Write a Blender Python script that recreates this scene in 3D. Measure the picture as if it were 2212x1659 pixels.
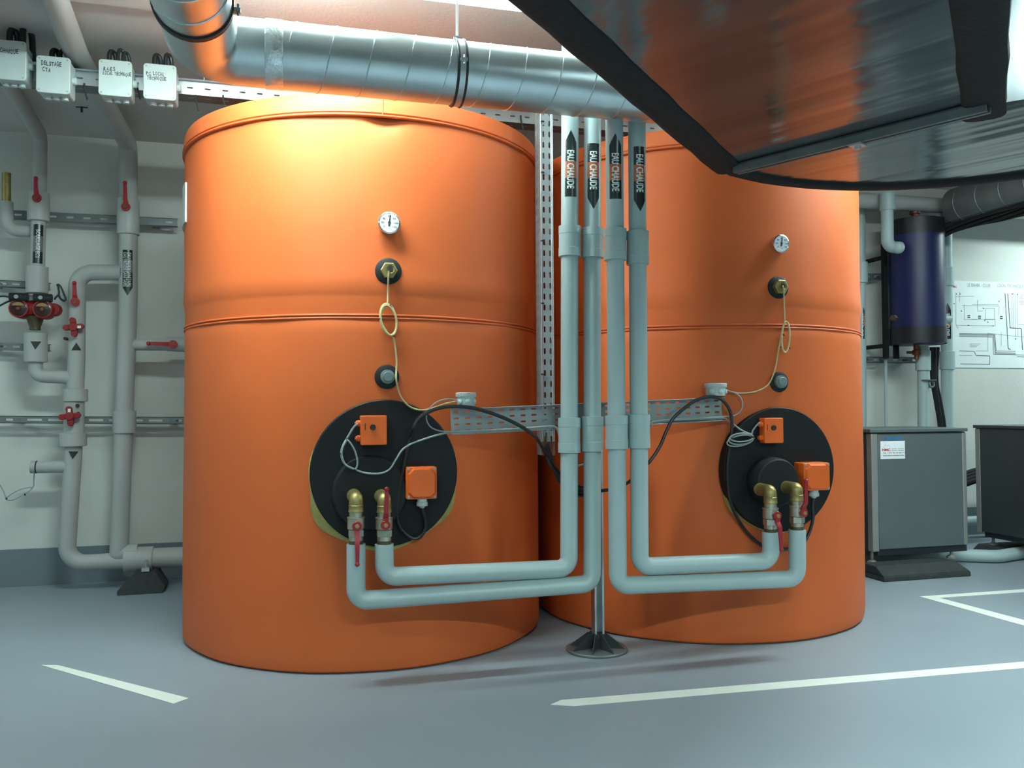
import bpy, bmesh, math, random
from mathutils import Vector, Matrix
random.seed(7)
for o in list(bpy.data.objects): bpy.data.objects.remove(o)
SC = bpy.context.scene
COL = SC.collection
PI = math.pi

# ------------------------------------------------------------------ camera
W, H, F = 2212.0, 1659.0, 1800.0
PITCH, ROLL, WA, CH = 0.0284, -0.0057, math.radians(15), 1.0229
_r = Vector((1, 0, 0)); _f = Vector((0, math.cos(PITCH), math.sin(PITCH))); _u = Vector((0, -math.sin(PITCH), math.cos(PITCH)))
_r2 = math.cos(ROLL)*_r + math.sin(ROLL)*_u; _u2 = -math.sin(ROLL)*_r + math.cos(ROLL)*_u
def _tw(v):      # camera heading frame -> room frame (x along the back wall, y towards it)
    return Vector((v.x*math.cos(WA)+v.y*math.sin(WA), -v.x*math.sin(WA)+v.y*math.cos(WA), v.z))
CR, CU, CF = _tw(_r2), _tw(_u2), _tw(_f)
CAM = Vector((0, 0, CH))
cd = bpy.data.cameras.new('camera'); co = bpy.data.objects.new('camera', cd); COL.objects.link(co)
cd.sensor_fit = 'HORIZONTAL'; cd.angle = 2*math.atan(W/2/F); cd.clip_start = 0.05
co.matrix_world = Matrix(((CR.x, CU.x, -CF.x, CAM.x), (CR.y, CU.y, -CF.y, CAM.y), (CR.z, CU.z, -CF.z, CAM.z), (0, 0, 0, 1)))
SC.camera = co

# ------------------------------------------------------------------ world, lamps off frame, exposure
wd = bpy.data.worlds.new('world'); SC.world = wd; wd.use_nodes = True
wd.node_tree.nodes['Background'].inputs[0].default_value = (0.8, 1.0, 1.0, 1)
wd.node_tree.nodes['Background'].inputs[1].default_value = 0.02
SC.view_settings.view_transform = 'Standard'; SC.view_settings.look = 'None'
SC.view_settings.gamma = 1; SC.view_settings.exposure = 0.0
LAMP_COL = (0.78, 1.0, 0.97)
def area(name, loc, sx, sy, power, rot=(0, 0, 0), col=LAMP_COL):
    l = bpy.data.lights.new(name, 'AREA'); l.shape = 'RECTANGLE'; l.size = sx; l.size_y = sy
    l.energy = power; l.color = col
    o = bpy.data.objects.new(name, l); COL.objects.link(o); o.location = loc; o.rotation_euler = rot
    return o
area('batten_light', (-1.3, 0.7, 2.55), 1.5, 0.16, 32)
area('batten_light', (1.52, 1.14, 2.57), 1.5, 0.16, 60, rot=(0, 0, math.radians(45)))
area('batten_light', (3.8, -0.75, 2.55), 1.5, 0.16, 50)
area('batten_light', (0.6, -0.75, 2.55), 1.5, 0.16, 108)
area('batten_light', (-3.3, 4.1, 2.55), 1.5, 0.16, 19)
area('batten_light', (6.4, 4.75, 2.55), 1.5, 0.16, 50)

# ------------------------------------------------------------------ pixel rays on real planes
def ray(x, y):
    return CR*((x-W/2)/F) - CU*((y-H/2)/F) + CF
def pY(x, y, Y):
    d = ray(x, y); return CAM + d*(Y/d.y)
def pZ(x, y, Z):
    d = ray(x, y); return CAM + d*((Z-CH)/d.z)
R = 0.83
T1 = Vector((0.3688, 4.1055, 0)); T2 = Vector((2.0684, 4.0234, 0))
def pT(x, y, T, off=0.0):
    d = ray(x, y); r = R+off
    a = d.x**2+d.y**2; b = -(T.x*d.x+T.y*d.y); c = T.x**2+T.y**2-r*r
    q = max(b*b-a*c, 0); return CAM + d*((-b-math.sqrt(q))/a)

# ------------------------------------------------------------------ materials
def srgb(r, g, b):
    def c(v):
        v /= 255.0
        return v/12.92 if v <= 0.04045 else ((v+0.055)/1.055)**2.4
    return (c(r), c(g), c(b), 1)
MATS = {}
def mat(name, col, rough=0.5, metal=0.0, var=0.08, scale=12.0, bump=0.0, bscale=60.0, emit=None, stretch=None, spec=0.5):
    m = bpy.data.materials.new(name); m.use_nodes = True
    nt = m.node_tree; n = nt.nodes; b = n['Principled BSDF']
    b.inputs['Roughness'].default_value = rough; b.inputs['Metallic'].default_value = metal
    b.inputs['Specular IOR Level'].default_value = spec
    tc = n.new('ShaderNodeTexCoord'); mp = n.new('ShaderNodeMapping'); nt.links.new(tc.outputs['Object'], mp.inputs[0])
    if stretch: mp.inputs['Scale'].default_value = stretch
    nz = n.new('ShaderNodeTexNoise'); nz.inputs['Scale'].default_value = scale; nz.inputs['Detail'].default_value = 4
    nt.links.new(mp.outputs[0], nz.inputs['Vector'])
    rp = n.new('ShaderNodeValToRGB')
    lo = [max(0, c*(1-var)) for c in col[:3]]+[1]; hi = [min(1, c*(1+var)) for c in col[:3]]+[1]
    rp.color_ramp.elements[0].position = 0.3; rp.color_ramp.elements[1].position = 0.7
    rp.color_ramp.elements[0].color = lo; rp.color_ramp.elements[1].color = hi
    nt.links.new(nz.outputs['Fac'], rp.inputs[0]); nt.links.new(rp.outputs[0], b.inputs['Base Color'])
    if bump:
        n2 = n.new('ShaderNodeTexNoise'); n2.inputs['Scale'].default_value = bscale; n2.inputs['Detail'].default_value = 3
        nt.links.new(mp.outputs[0], n2.inputs['Vector'])
        bp = n.new('ShaderNodeBump'); bp.inputs['Strength'].default_value = bump; bp.inputs['Distance'].default_value = 0.01
        nt.links.new(n2.outputs['Fac'], bp.inputs['Height']); nt.links.new(bp.outputs[0], b.inputs['Normal'])
    if emit:
        b.inputs['Emission Color'].default_value = (*emit[0], 1); b.inputs['Emission Strength'].default_value = emit[1]
    MATS[name] = m
    return m
m_wall = mat('white_wall_paint', srgb(206, 208, 203), 0.75, var=0.05, scale=2.5, bump=0.15, bscale=90)
m_ceil = mat('ceiling_paint', srgb(196, 196, 192), 0.8, var=0.05, scale=2.0, bump=0.15, bscale=60)
m_floor = mat('grey_floor_paint', srgb(138, 150, 160), 0.42, var=0.05, scale=1.6, bump=0.04, bscale=160)
m_skirt = mat('grey_skirting_paint', srgb(112, 124, 133), 0.5, var=0.06, scale=3)
m_line = mat('white_line_paint', srgb(226, 232, 224), 0.5, var=0.03)
m_orange = mat('orange_jacket_vinyl', (0.63, 0.126, 0.029, 1), 0.55, var=0.05, scale=2.2, bump=0.22, bscale=7, spec=0.35)
m_orange_p = mat('orange_plastic', (0.84, 0.135, 0.014, 1), 0.4, var=0.03)
m_cord = mat('orange_seam_cord', (0.60, 0.105, 0.020, 1), 0.55, var=0.05)
m_rubber = mat('black_rubber', (0.010, 0.012, 0.013, 1), 0.65, var=0.15, scale=20, spec=0.35)
m_black = mat('black_paint', (0.007, 0.009, 0.010, 1), 0.6, var=0.15, scale=8, spec=0.3)
m_foamblk = mat('black_foam', (0.0085, 0.010, 0.011, 1), 0.85, var=0.2, scale=25, bump=0.25, bscale=60)
m_foam = mat('yellow_foam', srgb(170, 165, 100), 0.9, var=0.12, scale=30, bump=0.3, bscale=120)
m_pipe = mat('grey_pvc_jacket', srgb(168, 188, 190), 0.42, var=0.03, scale=5)
m_pipeL = mat('grey_pvc_jacket_dull', srgb(168, 172, 170), 0.5, var=0.04, scale=5)
m_sleeve = mat('grey_pvc_sleeve', srgb(166, 186, 187), 0.5, var=0.03, scale=5)
m_label = mat('label_dark_green', srgb(30, 44, 40), 0.28, var=0.05)
m_lorange = mat('label_orange_brown', srgb(178, 98, 66), 0.3, var=0.05)
m_lgrey = mat('label_grey', srgb(110, 112, 118), 0.3, var=0.05)
m_white = mat('white_lettering', srgb(225, 235, 232), 0.4, var=0.02)
m_brass = mat('brass', (0.36, 0.29, 0.12, 1), 0.48, 0.8, var=0.15, scale=25)
m_nickel = mat('nickel_plating', (0.50, 0.49, 0.40, 1), 0.36, 0.9, var=0.12, scale=25)
m_red = mat('red_lever_coating', (0.36, 0.012, 0.022, 1), 0.4, var=0.08)
m_redcast = mat('red_cast_housing', (0.26, 0.010, 0.014, 1), 0.5, var=0.1)
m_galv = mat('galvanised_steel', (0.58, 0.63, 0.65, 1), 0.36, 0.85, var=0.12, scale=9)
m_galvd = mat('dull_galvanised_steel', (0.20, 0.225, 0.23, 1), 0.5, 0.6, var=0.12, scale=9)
m_galvm = mat('matt_galvanised_sheet', (0.33, 0.37, 0.38, 1), 0.55, 0.55, var=0.1, scale=9)
m_duct = mat('spiral_duct_zinc', (0.58, 0.66, 0.68, 1), 0.34, 1.0, var=0.08, scale=7, bump=0.05, bscale=14)
m_chrome = mat('chrome', (0.72, 0.73, 0.73, 1), 0.16, 1.0, var=0.03)
m_cream = mat('beige_cable', srgb(190, 178, 130), 0.5, var=0.05)
m_grey = mat('grey_cable', srgb(150, 160, 160), 0.5, var=0.05)
m_cable = mat('black_cable', (0.012, 0.015, 0.017, 1), 0.4, var=0.1)
m_cableb = mat('dark_blue_cable', (0.012, 0.020, 0.032, 1), 0.35, var=0.1)
m_box = mat('pale_grey_plastic', srgb(182, 196, 194), 0.45, var=0.02)
m_plug = mat('grey_plug', srgb(110, 125, 125), 0.45, var=0.08)
m_ink = mat('black_ink', (0.02, 0.02, 0.022, 1), 0.6, var=0.05)
m_inkg = mat('grey_ink', srgb(160, 165, 168), 0.6, var=0.05)
m_paper = mat('white_paper', srgb(226, 232, 236), 0.6, var=0.015)
m_blue = mat('dark_blue_vessel_paint', (0.010, 0.015, 0.085, 1), 0.42, var=0.1, scale=4)
m_bluedk = mat('black_blue_cap', (0.008, 0.009, 0.014, 1), 0.45, var=0.1)
m_copper = mat('tarnished_copper', (0.20, 0.075, 0.05, 1), 0.5, 0.6, var=0.15)
m_unit = mat('grey_cabinet_steel', srgb(104, 114, 117), 0.42, 0.35, var=0.05, scale=3)
m_unit2 = mat('dark_cabinet_steel', srgb(62, 68, 72), 0.4, 0.3, var=0.08, scale=3)
m_unite = mat('light_cabinet_edge', srgb(150, 150, 148), 0.4, 0.4, var=0.05)
m_foot = mat('dark_rubber_foot', srgb(48, 54, 56), 0.85, var=0.2, scale=30, bump=0.3, bscale=120)
m_bronze = mat('tarnished_bronze', (0.10, 0.085, 0.05, 1), 0.5, 0.5, var=0.15)
m_lens = mat('dark_red_brown_lens', (0.035, 0.010, 0.008, 1), 0.25, var=0.1)
m_glass = mat('amber_sight_lens', (0.45, 0.28, 0.14, 1), 0.15, 0.3, var=0.1)
m_sticker = mat('blue_sticker', srgb(60, 110, 150), 0.4, var=0.03)
m_redink = mat('red_ink', srgb(190, 40, 60), 0.5, var=0.03)
m_lamp = mat('lamp_diffuser', (0.9, 0.95, 0.95, 1), 0.5, var=0.0, emit=((0.80, 1.0, 0.97), 135.0))
m_lamp2 = mat('weaker_lamp_diffuser', (0.9, 0.95, 0.95, 1), 0.5, var=0.0, emit=((0.80, 1.0, 0.97), 15.0))
m_lamp3 = mat('right_lamp_diffuser', (0.9, 0.95, 0.95, 1), 0.5, var=0.0, emit=((0.80, 1.0, 0.97), 75.0))
m_lampbody = mat('white_lamp_housing', srgb(220, 224, 222), 0.5, var=0.02)
m_tape = mat('aluminium_tape', (0.75, 0.82, 0.83, 1), 0.3, 0.9, var=0.12, scale=40, bump=0.4, bscale=60)

def foil_mat():
    # aluminium-faced insulation: creased across, reflecting blurrily
    m = bpy.data.materials.new('dark_foil_facing'); m.use_nodes = True
    nt = m.node_tree; n = nt.nodes; b = n['Principled BSDF']
    b.inputs['Metallic'].default_value = 0.85
    tc = n.new('ShaderNodeTexCoord'); mp = n.new('ShaderNodeMapping')
    m0 = n.new('ShaderNodeMapping'); m0.inputs['Rotation'].default_value = (0, 0, math.radians(64))
    mp.inputs['Scale'].default_value = (0.35, 5.0, 1)
    nt.links.new(tc.outputs['Object'], m0.inputs[0]); nt.links.new(m0.outputs[0], mp.inputs[0])
    nz = n.new('ShaderNodeTexNoise'); nz.inputs['Scale'].default_value = 1.3; nz.inputs['Detail'].default_value = 2
    nt.links.new(mp.outputs[0], nz.inputs['Vector'])
    rp = n.new('ShaderNodeValToRGB'); rp.color_ramp.elements[0].position = 0.35; rp.color_ramp.elements[1].position = 0.65
    rp.color_ramp.elements[0].color = (0.19, 0.205, 0.22, 1); rp.color_ramp.elements[1].color = (0.26, 0.28, 0.295, 1)
    nt.links.new(nz.outputs['Fac'], rp.inputs[0]); nt.links.new(rp.outputs[0], b.inputs['Base Color'])
    rr = n.new('ShaderNodeMapRange'); rr.inputs['To Min'].default_value = 0.08; rr.inputs['To Max'].default_value = 0.22
    nt.links.new(nz.outputs['Fac'], rr.inputs[0]); nt.links.new(rr.outputs[0], b.inputs['Roughness'])
    bp = n.new('ShaderNodeBump'); bp.inputs['Strength'].default_value = 0.34; bp.inputs['Distance'].default_value = 0.02
    nt.links.new(nz.outputs['Fac'], bp.inputs['Height']); nt.links.new(bp.outputs[0], b.inputs['Normal'])
    return m
m_foil = foil_mat()

# ------------------------------------------------------------------ mesh building
def frame(ax):
    a = Vector(ax).normalized()
    t = Vector((0, 0, 1)) if abs(a.z) < 0.9 else Vector((1, 0, 0))
    u = t.cross(a).normalized(); v = a.cross(u).normalized()
    return u, v, a
class MB:
    def __init__(s): s.v = []; s.f = []
    def add(s, vs, fs):
        k = len(s.v); s.v += [Vector(p) for p in vs]; s.f += [tuple(i+k for i in q) for q in fs]; return s
    def box(s, x0, x1, y0, y1, z0, z1):
        return s.hexa([(x0, y0, z0), (x1, y0, z0), (x1, y1, z0), (x0, y1, z0)], [(x0, y0, z1), (x1, y0, z1), (x1, y1, z1), (x0, y1, z1)])
    def hexa(s, b, t):
        return s.add(list(b)+list(t), [(3, 2, 1, 0), (4, 5, 6, 7), (0, 1, 5, 4), (1, 2, 6, 5), (2, 3, 7, 6), (3, 0, 4, 7)])
    def obox(s, c, U, V, N, a, b, h):     # oriented box, half sizes a,b along U,V; from c to c+N*h
        c, U, V, N = Vector(c), Vector(U), Vector(V), Vector(N)
        q = [c-U*a-V*b, c+U*a-V*b, c+U*a+V*b, c-U*a+V*b]
        return s.hexa(q, [p+N*h for p in q])
    def lathe(s, prof, o, ax=(0, 0, 1), n=32, cap0=True, cap1=True, fn=None):
        u, v, a = frame(ax); o = Vector(o); vs = []; fs = []
        for (r, t) in prof:
            for i in range(n):
                th = 2*PI*i/n; rr = r if fn is None else fn(r, t, th)
                vs.append(o + a*t + (u*math.cos(th)+v*math.sin(th))*rr)
        for j in range(len(prof)-1):
            for i in range(n):
                k = (i+1) % n; fs.append((j*n+i, j*n+k, (j+1)*n+k, (j+1)*n+i))
        if cap0: fs.append(tuple(reversed(range(n))))
        if cap1: fs.append(tuple(range((len(prof)-1)*n, len(prof)*n)))
        return s.add(vs, fs)
    def cyl(s, p, q, r, r2=None, n=24):
        p, q = Vector(p), Vector(q); d = q-p
        return s.lathe([(r, 0), (r if r2 is None else r2, d.length)], p, d, n)
    def tube(s, path, r, n=10, closed=False, caps=True):
        P = [Vector(p) for p in path]; m = len(P); vs = []; fs = []
        T = []
        for i in range(m):
            a = P[i-1] if (i > 0 or closed) else P[i]; b = P[(i+1) % m] if (i < m-1 or closed) else P[i]
            T.append((b-a).normalized())
        u, v, a = frame(T[0])
        for i in range(m):
            if i:
                u = (u - T[i]*u.dot(T[i])).normalized()
            v = T[i].cross(u)
            rr = r[i] if isinstance(r, (list, tuple)) else r
            for k in range(n):
                th = 2*PI*k/n; vs.append(P[i]+(u*math.cos(th)+v*math.sin(th))*rr)
        for i in range(m if closed else m-1):
            j = (i+1) % m
            for k in range(n):
                l = (k+1) % n; fs.append((i*n+k, i*n+l, j*n+l, j*n+k))
        if caps and not closed:
            fs.append(tuple(reversed(range(n)))); fs.append(tuple(range((m-1)*n, m*n)))
        return s.add(vs, fs)
    def torus(s, c, ax, Rr, r, n=40, k=8):
        u, v, a = frame(ax); c = Vector(c)
        return s.tube([c+(u*math.cos(2*PI*i/n)+v*math.sin(2*PI*i/n))*Rr for i in range(n)], r, k, closed=True)
    def prism(s, poly, N):       # poly: 3D points, extruded by N
        N = Vector(N); P = [Vector(p) for p in poly]; n = len(P)
        fs = [tuple(reversed(range(n))), tuple(range(n, 2*n))]+[(i, (i+1) % n, n+(i+1) % n, n+i) for i in range(n)]
        return s.add(P+[p+N for p in P], fs)
    def sphere(s, c, r, n=16, m=10, sc=(1, 1, 1)):
        vs = [Vector(c)+Vector((0, 0, r*sc[2]))]; fs = []
        for j in range(1, m):
            ph = PI*j/m
            for i in range(n):
                th = 2*PI*i/n; vs.append(Vector(c)+Vector((r*sc[0]*math.sin(ph)*math.cos(th), r*sc[1]*math.sin(ph)*math.sin(th), r*sc[2]*math.cos(ph))))
        vs.append(Vector(c)-Vector((0, 0, r*sc[2]))); L = len(vs)-1
        for i in range(n): fs.append((0, 1+i, 1+(i+1) % n)); fs.append((L, 1+(m-2)*n+(i+1) % n, 1+(m-2)*n+i))
        for j in range(m-2):
            for i in range(n):
                k = (i+1) % n; fs.append((1+j*n+i, 1+(j+1)*n+i, 1+(j+1)*n+k, 1+j*n+k))
        return s.add(vs, fs)
    def perf(s, O, U, V, nu, nv, cu, cv, su, sv, th, skip=None):
        # perforated sheet: nu x nv cells, each with a rounded slot su x sv; real holes through thickness th
        O, U, V = Vector(O), Vector(U).normalized(), Vector(V).normalized(); N = U.cross(V)
        slot = []
        L = 16
        r = min(su, sv)/2; eu, ev = su/2-r, sv/2-r
        for i in range(L):
            a = 2*PI*(i+0.5)/L; ca, sa = math.cos(a), math.sin(a)
            slot.append(((eu if ca > 0 else -eu)+r*ca, (ev if sa > 0 else -ev)+r*sa))
        rect = []
        for i in range(L):
            a = 2*PI*(i+0.5)/L; ca, sa = math.cos(a), math.sin(a)
            # square walk: evenly placed, corners hit exactly
            if abs(ca) > abs(sa): x = math.copysign(1, ca); y = sa/abs(ca)
            else: y = math.copysign(1, sa); x = ca/abs(sa)
            rect.append([x*cu/2, y*cv/2])
        for i in (1, 5, 9, 13):       # snap nearest samples onto the corners
            rect[i] = [math.copysign(cu/2, rect[i][0]), math.copysign(cv/2, rect[i][1])]
        for i in (2, 6, 10, 14):
            pass
        for a in range(nu):
            for b in range(nv):
                c = O+U*((a+0.5)*cu)+V*((b+0.5)*cv)
                hole = not (skip and skip(a, b))
                if not hole:
                    q = [c+U*x+V*y for x, y in ((-cu/2, -cv/2), (cu/2, -cv/2), (cu/2, cv/2), (-cu/2, cv/2))]
                    s.add(q+[p-N*th for p in q], [(0, 1, 2, 3), (7, 6, 5, 4)]); continue
                A = [c+U*x+V*y for x, y in rect]; B = [c+U*x+V*y for x, y in slot]
                vs = A+B+[p-N*th for p in A]+[p-N*th for p in B]; fs = []
                for i in range(L):
                    j = (i+1) % L
                    fs.append((i, j, L+j, L+i)); fs.append((2*L+j, 2*L+i, 3*L+i, 3*L+j)); fs.append((L+i, L+j, 3*L+j, 3*L+i))
                s.add(vs, fs)
        return s
def catmull(P, k=8):
    P = [Vector(p) for p in P]; Q = [P[0]*2-P[1]]+P+[P[-1]*2-P[-2]]; out = []
    for i in range(1, len(Q)-2):
        a, b, c, d = Q[i-1], Q[i], Q[i+1], Q[i+2]
        for j in range(k):
            t = j/k; out.append(0.5*((2*b)+(c-a)*t+(2*a-5*b+4*c-d)*t*t+(3*b-a-3*c+d)*t**3))
    out.append(P[-1]); return out
def fillet(P, r, n=8):
    P = [Vector(p) for p in P]; out = [P[0]]
    for i in range(1, len(P)-1):
        a = (P[i-1]-P[i]); b = (P[i+1]-P[i]); la, lb = a.length, b.length; a.normalize(); b.normalize()
        ang = a.angle(b)
        if ang > PI-0.02: out.append(P[i]); continue
        rr = r[i-1] if isinstance(r, (list, tuple)) else r
        t = min(rr/math.tan(ang/2), la*0.49, lb*0.49); rr = t*math.tan(ang/2)
        c = P[i]+(a+b).normalized()*(rr/math.sin(ang/2))
        p0, p1 = P[i]+a*t, P[i]+b*t; v0, v1 = p0-c, p1-c; w = v0.angle(v1)
        for k in range(n+1):
            s = k/n
            out.append(c+(v0*math.sin((1-s)*w)+v1*math.sin(s*w))/math.sin(w))
    out.append(P[-1]); return out

ROOTLOC = {}
def _mesh(name, mb, m, org, smooth, ang):
    me = bpy.data.meshes.new(name); me.from_pydata([v-org for v in mb.v], [], mb.f)
    bm = bmesh.new(); bm.from_mesh(me); bmesh.ops.recalc_face_normals(bm, faces=bm.faces); bm.to_mesh(me); bm.free()
    if m: me.materials.append(m)
    if smooth: me.shade_smooth(); me.set_sharp_from_angle(angle=math.radians(ang))
    return me
def tag(o, label, cat, group=None, kind=None):
    if label: o['label'] = label
    if cat: o['category'] = cat
    if group: o['group'] = group
    if kind: o['kind'] = kind
def thing(name, label, cat, loc, group=None):
    o = bpy.data.objects.new(name, None); COL.objects.link(o); o.location = loc; o.empty_display_size = 0.1
    tag(o, label, cat, group); ROOTLOC[o.name] = Vector(loc); return o
def part(name, mb, m, parent, label=None, smooth=True, ang=35, bevel=0.0, kind=None):
    org = ROOTLOC[parent.name]
    o = bpy.data.objects.new(name, _mesh(name, mb, m, org, smooth, ang)); COL.objects.link(o); o.parent = parent
    ROOTLOC[o.name] = org
    if label: o['label'] = label
    if kind: o['kind'] = kind
    if bevel: _bev(o, bevel)
    return o
def _bev(o, w):
    b = o.modifiers.new('bevel', 'BEVEL'); b.width = w; b.segments = 3; b.limit_method = 'ANGLE'; b.angle_limit = math.radians(40)
def solo(name, mb, m, label, cat, group=None, smooth=True, ang=35, bevel=0.0, kind=None, org=None):
    if org is None:
        xs = [v.x for v in mb.v]; ys = [v.y for v in mb.v]; zs = [v.z for v in mb.v]
        org = Vector(((min(xs)+max(xs))/2, (min(ys)+max(ys))/2, min(zs)))
    o = bpy.data.objects.new(name, _mesh(name, mb, m, org, smooth, ang)); COL.objects.link(o); o.location = org
    ROOTLOC[o.name] = Vector(org); tag(o, label, cat, group, kind)
    if bevel: _bev(o, bevel)
    return o

# ------------------------------------------------------------------ lettering
_txt = {}
def glyphs(s, bold=0.0):
    k = (s, bold)
    if k not in _txt:
        c = bpy.data.curves.new('t', 'FONT'); c.body = s; c.size = 1; c.offset = bold; c.resolution_u = 3
        o = bpy.data.objects.new('t', c); COL.objects.link(o)
        dg = bpy.context.evaluated_depsgraph_get()
        me = bpy.data.meshes.new_from_object(o.evaluated_get(dg))
        vs = [v.co.copy() for v in me.vertices]; fs = [tuple(p.vertices) for p in me.polygons]
        bpy.data.objects.remove(o); bpy.data.curves.remove(c); bpy.data.meshes.remove(me)
        _txt[k] = (vs, fs)
    return _txt[k]
def flat_text(mb, s, O, U, V, w, h, bold=0.0, cap=0.7):
    # text filling width w along U from O (left baseline), cap height h along V
    vs, fs = glyphs(s, bold); x0 = min(v.x for v in vs); x1 = max(v.x for v in vs)
    O, U, V = Vector(O), Vector(U), Vector(V)
    return mb.add([O+U*((v.x-x0)/(x1-x0)*w)+V*(v.y/cap*h) for v in vs], fs)
def cyl_map(O, ax, front, r):
    # (s, t): s arc length around from the front direction, t along the axis
    a = Vector(ax).normalized(); f = Vector(front); f = (f-a*f.dot(a)).normalized(); side = a.cross(f)
    O = Vector(O)
    return lambda s, t, e=0.0: O+a*t+(f*math.cos(s/r)+side*math.sin(s/r))*(r+e)
def wrap(mb, vs, fs, mp, e, cuts=0.004, axis='x'):
    bm = bmesh.new(); bv = [bm.verts.new((v[0], v[1], 0)) for v in vs]
    for f in fs:
        try: bm.faces.new([bv[i] for i in f])
        except ValueError: pass
    lo = min(v[0] for v in vs); hi = max(v[0] for v in vs); x = lo+cuts
    while x < hi-1e-5:
        bmesh.ops.bisect_plane(bm, geom=bm.verts[:]+bm.edges[:]+bm.faces[:], plane_co=(x, 0, 0), plane_no=(1, 0, 0)); x += cuts
    bm.verts.index_update()
    mb.add([mp(v.co.x, v.co.y, e) for v in bm.verts], [tuple(v.index for v in f.verts) for f in bm.faces]); bm.free()
    return mb

# ================================================================== SETTING
CZ = 2.66; WY = 5.45; X0, X1, Y0 = -4.2, 9.0, -3.4
def struct(name, mb, m, **k):
    return solo(name, mb, m, None, None, kind='structure', smooth=False, org=Vector((0, 0, 0)), **k)
floor = struct('floor', MB().box(X0, X1, Y0, WY, -0.1, 0), m_floor)
ce = MB().box(X0, X1, 3.59, WY, CZ, CZ+0.1); ce.box(X0, X1, Y0, 3.59, CZ-0.02, CZ+0.1)
struct('ceiling', ce, m_ceil)
struct('wall_back', MB().box(X0, X1, WY, WY+0.1, 0, CZ+0.1), m_wall)
struct('wall_left', MB().box(X0-0.1, X0, Y0-0.1, WY+0.1, 0, CZ+0.1), m_wall)
struct('wall_right', MB().box(X1, X1+0.1, Y0-0.1, WY+0.1, 0, CZ+0.1), m_wall)
struct('wall_front', MB().box(X0, X1, Y0-0.1, Y0, 0, CZ+0.1), m_wall)
struct('baseboard_back', MB().box(X0, X1, WY-0.006, WY, 0, 0.217), m_skirt)
struct('trim_1', MB().box(3.2, X1, 5.22, WY, 2.535, CZ), m_ceil)
# painted floor lines
def line(pts, label):
    part('painted_line', MB().prism([Vector((p.x, p.y, 0.0006)) for p in pts], (0, 0, 0.0012)), m_line, floor, label, smooth=False)
def zline(*q): return [pZ(x, y, 0) for x, y in q]
line(zline((88, 1437), (123, 1437), (408, 1509), (375, 1521)), 'white painted line at the left, slanting')
a = pZ(1189, 1523, 0); b = pZ(1212, 1513, 0); c = pZ(2212, 1430, 0); d = pZ(2212, 1444, 0); e = pZ(1240, 1526, 0)
ext = (c-b).normalized()*0.5
line([a, e, d+ext, c+ext, b], 'long white painted line in the foreground')
a = pZ(1987, 1289, 0); b = pZ(2212, 1273, 0); c = pZ(2212, 1280, 0); d = pZ(2030, 1292, 0)
e = pZ(2212, 1339, 0); f = pZ(2212, 1352, 0)
ex = (b-a).normalized()*0.5; ey = (f-a).normalized()*0.3
mbl = MB().prism([Vector((p.x, p.y, 0.0006)) for p in (a, d, c+ex, b+ex)], (0, 0, 0.0012))
mbl.prism([Vector((p.x, p.y, 0.0006)) for p in (a, f+ey, e+ey, d)], (0, 0, 0.0012))
part('painted_line', mbl, m_line, floor, 'white painted corner lines before the grey cabinets', smooth=False)

# ================================================================== LAMPS ON THE CEILING
def batten(x0, x1, y, label, m):
    t = thing('ceiling_lamp', label, 'ceiling lamp', ((x0+x1)/2, y, CZ-0.02), 'ceiling battens')
    part('lamp_housing', MB().box(x0, x1, y-0.09, y+0.09, 2.565, CZ-0.02), m_lampbody, t, bevel=0.005)
    part('lamp_diffuser', MB().box(x0+0.02, x1-0.02, y-0.08, y+0.08, 2.54, 2.5645), m, t, bevel=0.008)
batten(-0.66, 0.32, 2.96, 'strong white ceiling lamp above the left part of the round metal duct', m_lamp)
batten(0.44, 1.55, 2.96, 'white ceiling lamp above the duct hanger, beside the foil-faced duct', m_lamp2)
batten(2.55, 4.15, 2.96, 'bright white ceiling lamp behind the foil-faced duct, at right', m_lamp3)

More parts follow.
